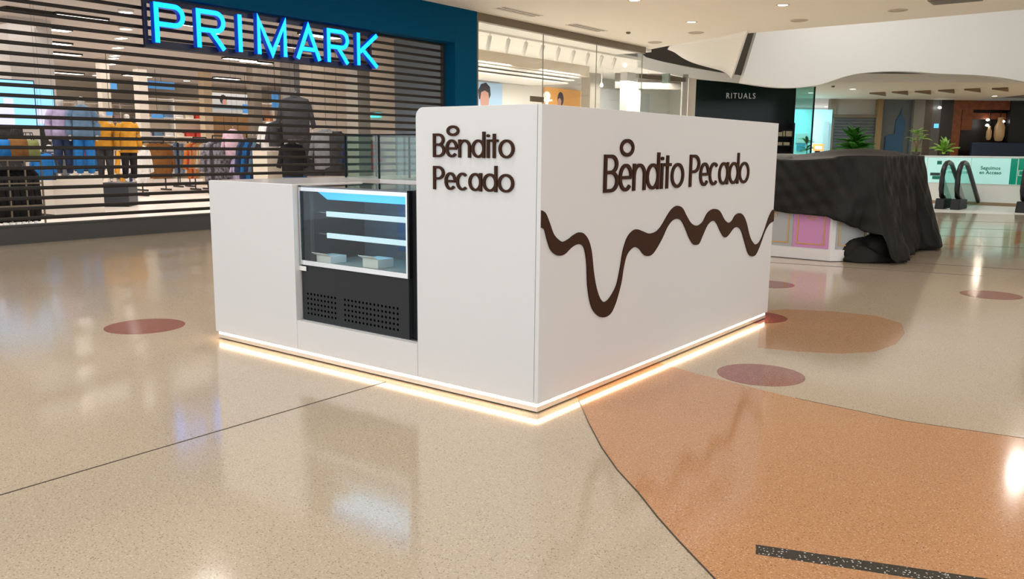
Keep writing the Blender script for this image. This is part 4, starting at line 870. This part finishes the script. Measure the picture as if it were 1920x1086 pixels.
VD = lambda p: math.atan2(CAM.y-p.y, CAM.x-p.x)  # heading from a point to the mall
def hang(kind, color, px, pyt, pyb, X, label, turn=0.0, group=None):
    a = ox(px, pyt, X); b = ox(px, pyb, X); h = a.z-b.z; t = garment(kind, color, a, VD(a)+turn, h, label, group)
    MB().tube([(0, 0, .12), (0, 0, (4.05-a.z)/h)], .004, 5).build('hanging_cord', DARK, t); return t
def rack(px0, px1, pytop, X0_, X1_, label):
    a = ox(px0, pytop, X0_); b = ox(px1, pytop, X1_); c = (a+b)/2; t = thing('garment_rail', label, 'clothes rail', (c.x, c.y, 0)); z = max(a.z, b.z)
    A = Vector((a.x-c.x, a.y-c.y, z)); B = Vector((b.x-c.x, b.y-c.y, z)); d = (B-A).normalized(); n_ = Vector((d.y, -d.x, 0))
    MB().tube([A, B], .02, 8).build('rail', DARK, t)
    for P_ in (A, B):
        MB().tube([P_, Vector((P_.x, P_.y, .05))], .02, 8).build('upright', DARK, t); MB().bar(Vector((P_.x, P_.y, .03))-n_*.28, Vector((P_.x, P_.y, .03))+n_*.28, .05, .05).build('foot', DARK, t)
    return t, c+A*1.0*0, Vector((a.x, a.y, z)), Vector((b.x, b.y, z)), math.atan2(d.y, d.x)
def fill(rk, cols, kind, h, where, group, twist=.0):
    _, _, a, b, ang = rk; n = len(cols); cnt = {}
    for i, c in enumerate(cols):
        p = a.lerp(b, (i+.5)/n); p.z -= .13*h
        cnt[c] = cnt.get(c, 0)+1; od_ = ['', 'second ', 'third ', 'fourth '][cnt[c]-1]
        t = garment(kind, c, p, ang-PI/2+twist*.3, h, '%s%s %s from the left on %s' % (od_ or 'first ', c, {'hung_coat': 'coat', 'hung_trousers': 'trousers', 'hung_sweater': 'sweater'}[kind], where), group)
        t.scale = (h*.6, h, h)
# --- mannequins
def mannequin(label, base, face, h, top, topc, legc, long=.55):
    t = thing('mannequin', label, 'mannequin', base); t.rotation_euler = (0, 0, face); t.scale = (h/1.78,)*3
    me = bpy.data.meshes.new('mannequin_body')
    V = [(0, 0, .95, .13), (0, 0, 1.12, .115), (0, 0, 1.32, .15), (0, 0, 1.45, .11), (0, 0, 1.53, .052), (.01, 0, 1.62, .085), (.01, 0, 1.72, .08), (0, .09, .88, .10), (.01, .10, .50, .07), (-.01, .11, .08, .042), (.11, .12, .03, .035), (0, -.09, .88, .10), (.01, -.10, .50, .07), (-.01, -.11, .08, .042), (.11, -.12, .03, .035),
         (0, .19, 1.42, .06), (-.02, .25, 1.15, .045), (.06, .26, .90, .035), (.09, .25, .78, .035), (0, -.19, 1.42, .06), (-.02, -.25, 1.15, .045), (.06, -.26, .90, .035), (.09, -.25, .78, .035)]
    E_ = [(0, 1), (1, 2), (2, 3), (3, 4), (4, 5), (5, 6), (0, 7), (7, 8), (8, 9), (9, 10), (0, 11), (11, 12), (12, 13), (13, 14), (3, 15), (15, 16), (16, 17), (17, 18), (3, 19), (19, 20), (20, 21), (21, 22)]
    me.from_pydata([v[:3] for v in V], E_, []); ob = link('mannequin_body', me, mat('mannequin_skin', (.62, .58, .54), .4), t)
    md = ob.modifiers.new('skin', 'SKIN'); sv = me.skin_vertices[0].data
    for i, v in enumerate(V): sv[i].radius = (v[3], v[3]); sv[i].use_root = (i == 0)
    md2 = ob.modifiers.new('sub', 'SUBSURF'); md2.levels = 1; md2.render_levels = 1
    def ringat(cx, cy, z, rx, ry, n=16): return [Vector((cx+rx*math.cos(2*PI*k/n), cy+ry*math.sin(2*PI*k/n), z)) for k in range(n)]
    zl = 1.45-long*1.0
    MB().rings([ringat(0, 0, zl, .17, .235), ringat(0, 0, (zl+1.12)/2, .165, .22), ringat(0, 0, 1.12, .15, .195), ringat(0, 0, 1.34, .165, .215), ringat(0, 0, 1.45, .145, .205), ringat(0, 0, 1.50, .115, .14), ringat(0, 0, 1.54, .075, .08)]).build(top, FAB[topc], t, True)
    for s_ in (-1, 1):
        MB().tube([(0, s_*.15, 1.45), (-.01, s_*.235, 1.28), (-.02, s_*.265, 1.12), (.05, s_*.27, .90)], .08, 12, rs=[.10, .09, .08, .062]).build('sleeve', FAB[topc], t, True)
        MB().tube([(0, s_*.085, .95), (0, s_*.095, .80), (.01, s_*.10, .50), (-.01, s_*.11, .11)], .1, 12, rs=[.115, .115, .09, .065]).build('trouser_leg', FAB[legc], t, True)
    return t
# --- plinths and mannequin group
PLN = mat('plinth_dark', (.028, .034, .048), .4)
def boxthing(name, label, cat, x0, x1, pyt, pyb, material, depth=.6, bevel=.01, parts=()):
    a = oz(x0, pyb); b = oz(x1, pyb); d = b-a; d.z = 0; back = Vector((-d.y, d.x, 0)).normalized()*depth
    if (back).dot(a-CAM) < 0: back = -back
    zt_ = ox((x0+x1)/2, pyt, (a.x+b.x)/2).z; c = (a+b)/2+back/2; t = thing(name, label, cat, (c.x, c.y, 0))
    q = [a-t.location, b-t.location, b+back-t.location, a+back-t.location]
    MB().hexa([Vector((v.x, v.y, .04)) for v in q], [Vector((v.x, v.y, zt_)) for v in q]).build('plinth_body', material, t, bevel=bevel)
    MB().hexa([Vector((v.x*.94, v.y*.94, 0)) for v in q], [Vector((v.x*.94, v.y*.94, .04)) for v in q]).build('plinth_foot', DARK, t)
    return t, c, zt_
t, c, z = boxthing('display_plinth', 'dark display plinth under the mustard coated mannequins', 'plinth', 190, 243, 343, 388, PLN, .7)
mannequin('mannequin in a mustard coat on the left of the dark plinth', (c.x-.12, c.y-.22, z), VD(c), 1.62, 'coat', 'mustard', 'charcoal', .62)
mannequin('mannequin in a mustard coat on the right of the dark plinth', (c.x+.16, c.y+.2, z), VD(c)+.3, 1.62, 'coat', 'mustard', 'black', .70)
t, c, z = boxthing('display_plinth', 'glowing white display plinth left of the dark plinth', 'plinth', 136, 188, 322, 383, mat('plinth_white', (.80, .74, .64), .4), .7)
b_ = thing('poster_stand', 'blue poster stand on the white plinth', 'poster', (c.x, c.y, z)); MB().box(-.03, .03, -.36, .36, .03, .95).build('poster_board', mat('stand_blue', (.012, .13, .36), .5), b_); MB().box(-.15, .15, -.3, .3, 0, .03).build('stand_foot', DARK, b_)
b_.rotation_euler = (0, 0, VD(c)); MB().box(.031, .034, -.2, .05, .3, .7).build('printed_figure', FAB['red'], b_)
p = ox(157, 262, -14.6); p2 = ox(120, 300, -14.9); c = (p+p2)/2
t = thing('display_plinth', 'tall white plinth carrying the denim jacket mannequin', 'plinth', (c.x, c.y, 0)); hp = .74
MB().box(-.32, .32, -.60, .38, .05, hp).build('plinth_body', mat('plinth_ivory', (.62, .57, .50), .4), t, bevel=.01); MB().box(-.3, .3, -.58, .36, 0, .05).build('plinth_foot', DARK, t)
mannequin('mannequin in a blue denim jacket behind the shutter', (p.x, p.y, hp), VD(p), 1.66, 'jacket', 'denim', 'blue', .6)
mannequin('mannequin in a pale lilac shirt beside the denim jacket mannequin', (p2.x, p2.y, hp), VD(p2)+.2, 1.62, 'shirt', 'lilac', 'navy', .55)
p = ox(98, 352, -15.6); mannequin('mannequin with navy jacket and mustard trousers', (p.x, p.y, 0), VD(p), 1.45, 'jacket', 'navy', 'mustard', .45)
for px, X, c1, lab in ((78, -13.9, 'blue', 'blue jacket hanging beside the wire display'), (84, -14.2, 'charcoal', 'charcoal hoodie hanging beside the wire display'), (106, -15.2, 'grey', 'grey hoodie hanging before the mustard trousers')):
    rk = None; hang('hung_coat', c1, px, 286, 338, X, lab, .2)
t, c, z = boxthing('display_table', 'low table of folded clothes behind the wire display', 'table', 84, 138, 348, 366, mat('table_pale', (.6, .57, .52), .5), .9)
k = 0
for i, cc in enumerate(('olive', 'white', 'black', 'cream', 'olive')):
    o = thing('folded_clothes', '%s folded clothes %s on the low table' % (cc, ['at the left end', 'second from left', 'in the middle', 'second from right', 'at the right end'][i]), 'clothes', (c.x+(i-2)*.12*1.2, c.y+(i-2)*.2, z), 'folded clothes on the low table')
    for j in range(3): MB().box(-.13, .13, -.1, .1, .045*j, .045*j+.04).build('folded_layer', FAB[cc], o, bevel=.012)
# --- wire display with black clothes near the shutter
W0, W1 = oz(-30, 428), oz(84, 425); wx = (W0.x+W1.x)/2
wd_ = thing('wire_display', 'black wire display unit full of dark clothes close to the shutter', 'display', (wx, (W0.y+W1.y)/2, 0)); L = (W1.y-W0.y)/2; hz = ox(60, 300, wx).z
for y in (-L, -L*.33, L*.33, L): MB().box(.24, .265, y-.012, y+.012, 0, hz).build('wire_upright', BRONZE, wd_)
for zz in (hz, hz*.66, hz*.33): MB().box(.24, .26, -L, L, zz-.012, zz+.012).build('wire_bar', BRONZE, wd_)
MB().box(-.28, .22, -L, L, hz-.03, hz).build('top_shelf', DARK, wd_)
for i in range(7):
    g_ = garment('hung_coat', 'black', (wx-.04, W0.y+(i+.5)*2*L/7, hz-.16), PI/2, hz*.72, ORD[i]+' black coat from the left in the wire display', 'black coats in the wire display'); g_.scale = (hz*.62, hz*.5, hz*.78)
SHOE = mat('shoe_white', (.75, .74, .72), .5)
for i in range(6):
    y = W0.y+.15+i*(2*L-.2)/6; t = thing('shoe', ['leftmost', 'second', 'third', 'fourth', 'fifth', 'rightmost'][i]+' white shoe under the wire display', 'shoe', (wx+.33, y, 0), 'white shoes under the wire display')
    MB().rings([[Vector((x, yy*wd2, zz*hh)) for (yy, zz) in ((-.04, 0), (.04, 0), (.042, .5), (.025, 1), (-.025, 1), (-.042, .5))] for x, wd2, hh in ((-.12, .8, .09), (-.09, 1, .11), (-.02, 1, .095), (.05, 1.05, .06), (.11, .9, .045), (.135, .5, .03))]).build('upper', SHOE, t, True)
    MB().box(-.125, .135, -.042, .042, 0, .018).build('sole', mat('sole_grey', (.3, .3, .3), .7), t)
for i, (px, cc, nm, lab) in enumerate(((8, 'blue', 'bag', 'blue bag on top of the wire display'), (36, 'brown', 'bag', 'brown striped bag on top of the wire display'), (58, 'olive', 'bag', 'pale green bag on top of the wire display'))):
    p = ox(px, 296, wx+.02); t = thing('tote_bag', lab, 'bag', (wx-.02, p.y, hz)); hb = .34+.05*(i == 1)
    MB().rings([[Vector((x*a, y*b, z_)) for x, y in ((-.09, -.14), (.09, -.14), (.09, .14), (-.09, .14))] for z_, a, b in ((0, 1, .9), (.05, 1.05, 1), (hb*.8, .8, 1), (hb, .5, .92))]).build('bag_body', FAB[cc], t, True)
    for s_ in (-.04, .04): MB().tube([(s_, -.07, hb), (s_, -.05, hb+.12), (s_, .05, hb+.12), (s_, .07, hb)], .01, 6).build('handle', FAB['charcoal'], t, True)
# --- screens
SCR = mat('screen_blue', (.1, .3, .5), .3, emit=1.15, ecol=(.30, .62, 1.0)); SCW = mat('screen_pale', (.3, .3, .4), .3, emit=.9, ecol=(.72, .74, 1.0)); SCP = mat('screen_pink', (.3, .2, .3), .3, emit=.9, ecol=(.95, .45, .85))
def screen(label, X, x0, x1, yt, yb, prints):
    a = ox(x0, yb, X); b = ox(x1, yt, X); t = thing('video_screen', label, 'screen', (X, (a.y+b.y)/2, 0)); W = (b.y-a.y)/2
    MB().box(-.08, 0, -W-.02, W+.02, a.z-.02, b.z+.02).build('screen_case', BLACK, t); MB().box(0, .006, -W, W, a.z, b.z).build('screen_face', SCR, t)
    MB().box(-.07, -.01, -W*.5, W*.5, 0, a.z-.02).build('screen_stand', DARK, t)
    for k, (u0, u1, v0, v1, m_) in enumerate(prints): MB().box(.0062, .008+.001*k, -W+2*W*u0, -W+2*W*u1, a.z+(b.z-a.z)*v0, a.z+(b.z-a.z)*v1).build('screen_image', m_, t)
    return t
screen('large bright blue video screen at the left edge behind the shutter', -15.6, -40, 62, 153, 238, [(.1, .62, .0, .45, SCW), (.45, .62, .45, .62, SCW)])
screen('narrow blue video screen beside the large one', -16.2, 67, 99, 168, 236, [(.1, .8, .05, .5, SCW)])
screen('blue screen with a pink figure right of the dark jackets', -16.9, 571, 621, 172, 248, [(.42, .72, .35, .9, SCP), (.0, .35, .05, .6, SCW)])
# --- racks and hanging clothes further back
rk = rack(262, 306, 258, -22.5, -22.5, 'clothes rail of brown coats in the middle of the store'); fill(rk, ['brown', 'tan', 'brown', 'brown'], 'hung_coat', 1.12, 'the rail in the middle of the store', 'brown coats on the middle rail', PI/2*.3)
rk = rack(306, 334, 268, -26, -26, 'clothes rail of pale and tan garments behind the brown coats'); fill(rk, ['tan', 'cream', 'pink', 'navy', 'cream'], 'hung_coat', .95, 'the pale rail', 'garments on the pale rail', .9)
rk = rack(424, 462, 262, -22, -22, 'clothes rail of pink and grey garments behind the pink sweater'); fill(rk, ['grey', 'pink', 'white', 'lilac', 'grey', 'black'], 'hung_coat', 1.1, 'the pink rail', 'garments on the pink rail', .9)
rk = rack(236, 262, 262, -20, -20, 'clothes rail of white and mustard garments right of the mannequins'); fill(rk, ['mustard', 'white', 'navy', 'white'], 'hung_coat', 1.05, 'the white rail', 'garments on the white rail', .9)
rk = rack(330, 352, 262, -24, -24, 'clothes rail of denim and grey garments'); fill(rk, ['denim', 'navy', 'grey', 'denim', 'cream'], 'hung_trousers', 1.0, 'the denim rail', 'trousers on the denim rail', .9)
rk = rack(362, 386, 258, -22, -22, 'clothes rail of orange and red garments'); fill(rk, ['orange', 'red', 'tan', 'orange', 'tan', 'cream'], 'hung_coat', 1.15, 'the orange rail', 'garments on the orange rail', .9)
rk = rack(398, 424, 255, -19.5, -19.5, 'clothes rail of patterned garments'); fill(rk, ['patterned', 'charcoal', 'patterned', 'patterned'], 'hung_coat', 1.2, 'the patterned rail', 'garments on the patterned rail', .3)
hang('hung_sweater', 'pink', 436, 243, 292, -19.0, 'pale pink sweater hanging in the middle of the store', 0)
hang('hung_sweater', 'lilac', 448, 296, 336, -19.0, 'lilac sweater hanging below the pink sweater', 0)
rk = rack(462, 498, 250, -17.5, -17.5, 'clothes rail of navy and blue garments'); fill(rk, ['navy', 'blue', 'navy', 'denim', 'charcoal'], 'hung_coat', 1.25, 'the navy rail', 'garments on the navy rail', .8)
hang('hung_coat', 'charcoal', 553, 180, 262, -14.3, 'large charcoal jacket hanging high beside the blue screen', 0)
hang('hung_sweater', 'white', 505, 230, 284, -15.0, 'white sweater hanging left of the large charcoal jacket', .1)
hang('hung_coat', 'charcoal', 517, 228, 275, -14.8, 'dark waistcoat hanging over the white sweater', .4)
hang('hung_sweater', 'white', 531, 232, 285, -15.2, 'white sweater hanging right of the dark waistcoat', -.1)
hang('hung_sweater', 'grey', 611, 243, 318, -14.6, 'grey hooded sweater hanging under the blue screen', .1)
hang('hung_coat', 'charcoal', 588, 254, 330, -14.9, 'charcoal coat hanging left of the grey hooded sweater', .3)
hang('hung_coat', 'charcoal', 632, 248, 330, -14.4, 'charcoal coat hanging right of the grey hooded sweater', -.2)
hang('hung_sweater', 'red', 690, 262, 318, -13.6, 'red jacket seen through the glass cabinet', .1)
hang('hung_coat', 'navy', 668, 258, 330, -13.9, 'navy coat left of the red jacket', .2)
hang('hung_coat', 'black', 547, 268, 332, -14.6, 'black coat hanging under the large charcoal jacket', .3)
for (px0, px1, py0, py1, X, c_, lab) in ((500, 530, 278, 338, -15.6, 'cream', 'tall cream plinth under the white sweaters'), (548, 575, 288, 338, -15.9, 'blue', 'blue box plinth under the large charcoal jacket')):
    a = ox(px0, py0, X); b = ox(px1, py0, X); t = thing('display_plinth', lab, 'plinth', (X-.3, (a.y+b.y)/2, 0)); W = (b.y-a.y)/2
    MB().box(-.3, .3, -W, W, .04, a.z).build('plinth_body', mat('plinth_'+c_, (.66, .60, .50) if c_ == 'cream' else (.05, .14, .36), .5), t, bevel=.01); MB().box(-.28, .28, -W+.02, W-.02, 0, .04).build('plinth_foot', DARK, t)
# --- billboard with wooden shelf wall
poster('wall_poster', 'large pale poster of a dark haired person above the wooden wall', -27, 392, 468, 178, 214, mat('poster_pale', (.62, .66, .68), .5), [('printed_sea', [(0, .2), (1, .2), (1, .42), (0, .42)], mat('poster_sea', (.2, .36, .46), .5)), ('printed_hair', ell(.33, .68, .085, .24), HAIR), ('printed_face', ell(.36, .52, .055, .2), SKIN)])
a = ox(392, 214, -26.9); b = ox(472, 240, -26.9); t = thing('wooden_wall_unit', 'light wooden wall unit under the large pale poster', 'wall unit', (-27, (a.y+b.y)/2, 0)); W = (b.y-a.y)/2
WD = mat('store_wood', (.36, .21, .10), .5, noise=.12, nscale=3)
for k in range(3): MB().box(-.3, .1, -W+2*W*k/3+.01, -W+2*W*(k+1)/3-.01, .1, a.z).build('wood_panel', WD, t)
MB().box(-.28, .05, -W, W, 0, .1).build('plinth_base', DARK, t)
# --- shelving along the back
BACKL = mat('shelf_glow', (.8, .7, .55), .5, emit=.35, ecol=(1, .82, .6))
def shelf_wall(label, X, x0, x1, pyt, pyb, cols, who):
    a = ox(x0, pyb, X); b = ox(x1, pyt, X); t = thing('shelf_unit', label, 'shelf', (X, (a.y+b.y)/2, 0)); W = (b.y-a.y)/2; H = b.z
    MB().box(-.42, -.4, -W, W, 0, H).build('back_panel', mat('shelf_cream', (.74, .66, .54), .5), t)
    for y in (-W, 0, W): MB().box(-.4, 0, y-.02, y+.02, 0, H).build('side_panel', mat('shelf_white', (.8, .77, .72), .5), t)
    n = 4
    for k in range(n+1): MB().box(-.4, 0, -W, W, .25+k*(H-.3)/n-.02, .25+k*(H-.3)/n).build('shelf', mat('shelf_white', (.8, .77, .72), .5), t)
    i = 0
    for k in range(n):
        for j in range(6):
            if j == 3 and k == 1: continue
            cc = cols[i % len(cols)]; i += 1; zz = .25+k*(H-.3)/n; yy = -W+W*2*(j+.5)/6; nl = 2+(i*7) % 3
            o = thing('folded_stack', '%s folded stack on %s, %s shelf, place %s from left' % (cc, who, ['bottom', 'second', 'third', 'top'][k], ['one', 'two', 'three', 'four', 'five', 'six'][j]), 'clothes', (X-.2, (a.y+b.y)/2+yy, zz), 'folded stacks on '+who)
            for q_ in range(nl): MB().box(-.15, .15, -W/6*.8, W/6*.8, .07*q_, .07*q_+.064).build('folded_layer', FAB[cc], o, bevel=.015)
    return t
shelf_wall('cream back shelf left of the brown coats', -31.5, 196, 262, 196, 330, ['cream', 'grey', 'white', 'mustard', 'pink'], 'the left back shelf')
shelf_wall('cream back shelf with red and pale stacks', -31.0, 272, 384, 188, 330, ['cream', 'red', 'red', 'tan', 'pink', 'denim', 'white'], 'the middle back shelf')
shelf_wall('cream back shelf behind the pink sweater', -29.0, 470, 560, 196, 330, ['tan', 'cream', 'white', 'navy', 'orange'], 'the right back shelf')
shelf_wall('cream back shelf behind the denim mannequin', -30.5, 100, 190, 192, 330, ['white', 'blue', 'cream', 'black', 'tan'], 'the far left back shelf')
# --- columns
for i, (px, X, w_, cc) in enumerate(((197, -24, .14, (.72, .66, .58)), (266, -25, .16, (.72, .66, .58)), (386, -24.5, .16, (.66, .52, .36)), (478, -21, .16, (.36, .31, .25)), (50, -17.5, .45, (.60, .57, .55)), (556, -17.4, .3, (.34, .33, .31)), (672, -13.2, .2, (.33, .30, .26)))):
    p = ox(px, 200, X); struct(MB().box(p.x-w_, p.x+w_, p.y-w_, p.y+w_, 0, 4.05).build('trim_%d' % (20+i), mat('store_column_%d' % i, cc, .5)), 'store column')
# --- ceiling lights
PANEL = mat('panel_light', (1, .96, .9), .4, emit=6.0, ecol=(1, .94, .86))
spots = [(85, 51, 'p'), (92, 78, 'p'), (115, 99, 'p'), (100, 150, 's'), (127, 136, 'p'), (132, 151, 'p'), (227, 70, 'd'), (221, 88, 'd'), (215, 103, 'd'), (213, 108, 'd'), (208, 119, 'd'), (236, 20, 's'), (236, 52, 's'), (226, 155, 's'), (242, 163, 'p'), (258, 141, 'p'), (289, 158, 's'), (338, 168, 'p'), (378, 127, 's'), (420, 100, 's'), (425, 146, 'p'), (480, 115, 'p'), (505, 105, 's'), (540, 84, 'p'), (470, 172, 's'), (350, 150, 's'), (180, 140, 's'), (60, 20, 'p'), (150, 30, 'p'), (330, 40, 'p'), (400, 60, 's'), (450, 110, 'p'), (620, 105, 'p'), (640, 122, 'p'), (660, 75, 's'), (600, 65, 'p'), (725, 95, 'p')]
names = {'p': ('panel_lamp', 'bright rectangular ceiling panel'), 's': ('round_lamp', 'round store ceiling lamp'), 'd': ('track_spot', 'small square ceiling spot')}
lampn = {}
for i, (px, py, kd) in enumerate(sorted(spots)):
    p = oz(px, py, 4.04)
    if p.x < -32.5 or p.x > -10.7 or (p.x > -16.5 and p.y > 11.7): continue
    lampn[kd] = lampn.get(kd, 0)+1
    t = thing(names[kd][0], '%s in the fashion store, %s of its kind from the left' % (names[kd][1], ORD[lampn[kd]-1]), 'ceiling lamp', (p.x, p.y, 4.05), names[kd][1]+'s of the fashion store')
    if kd == 'p': MB().box(-.16, .16, -.55, .55, -.05, 0).build('housing', DARK, t); MB().box(-.13, .13, -.52, .52, -.056, -.05).build('diffuser', PANEL, t)
    elif kd == 's': MB().lathe((0, 0, 0), [(.15, 0), (.15, -.04), (.13, -.05)], 18).build('housing', INW, t, True); MB().lathe((0, 0, 0), [(.128, -.05), (.06, -.056), (.001, -.056)], 18).build('diffuser', PANEL, t, True)
    else: MB().box(-.2, .2, -.09, .09, -.04, 0).build('housing', INW, t); MB().box(-.17, .17, -.07, .07, -.046, -.04).build('diffuser', PANEL, t)
for (px, py, w_, h_, X, c_, lab) in ((204, 158, .28, .16, -27, 'SCR', 'blue hanging sign at the back left'), (302, 160, .55, .14, -28, 'SCR', 'wide blue hanging sign at the back of the store'), (205, 211, .09, .09, -22, 'SCR', 'small cyan sign beside the slim column'), (295, 218, .22, .07, -26, 'SCR', 'blue shelf sign over the red stacks'), (461, 204, .13, .16, -25, 'SCR', 'small blue sign at the wooden wall'), (516, 189, .12, .3, -20, 'SCR', 'narrow blue sign left of the large jacket')):
    p = ox(px, py, X); t = thing('hanging_sign', lab, 'sign', p); MB().box(-.02, .02, -w_, w_, -h_, h_).build('sign_panel', mat('sign_blue_soft', (.05, .2, .45), .5, emit=.35, ecol=(.15, .45, .95)), t); MB().tube([(0, 0, h_), (0, 0, 4.05-p.z)], .008, 6).build('hanger', DARK, t)
p = oy(702, 216, 11.94); t = thing('exit_sign', 'small cyan exit sign on the beige partition wall', 'sign', p); MB().box(-.2, .2, -.02, .055, -.06, .06).build('sign_box', mat('exit_cyan', (.1, .7, .7), .5, emit=.8, ecol=(.1, .85, .85)), t); MB().box(-.2, .2, .0, .056, .06, .075).build('sign_bracket', DARK, t)
# light strip along the fascia underside
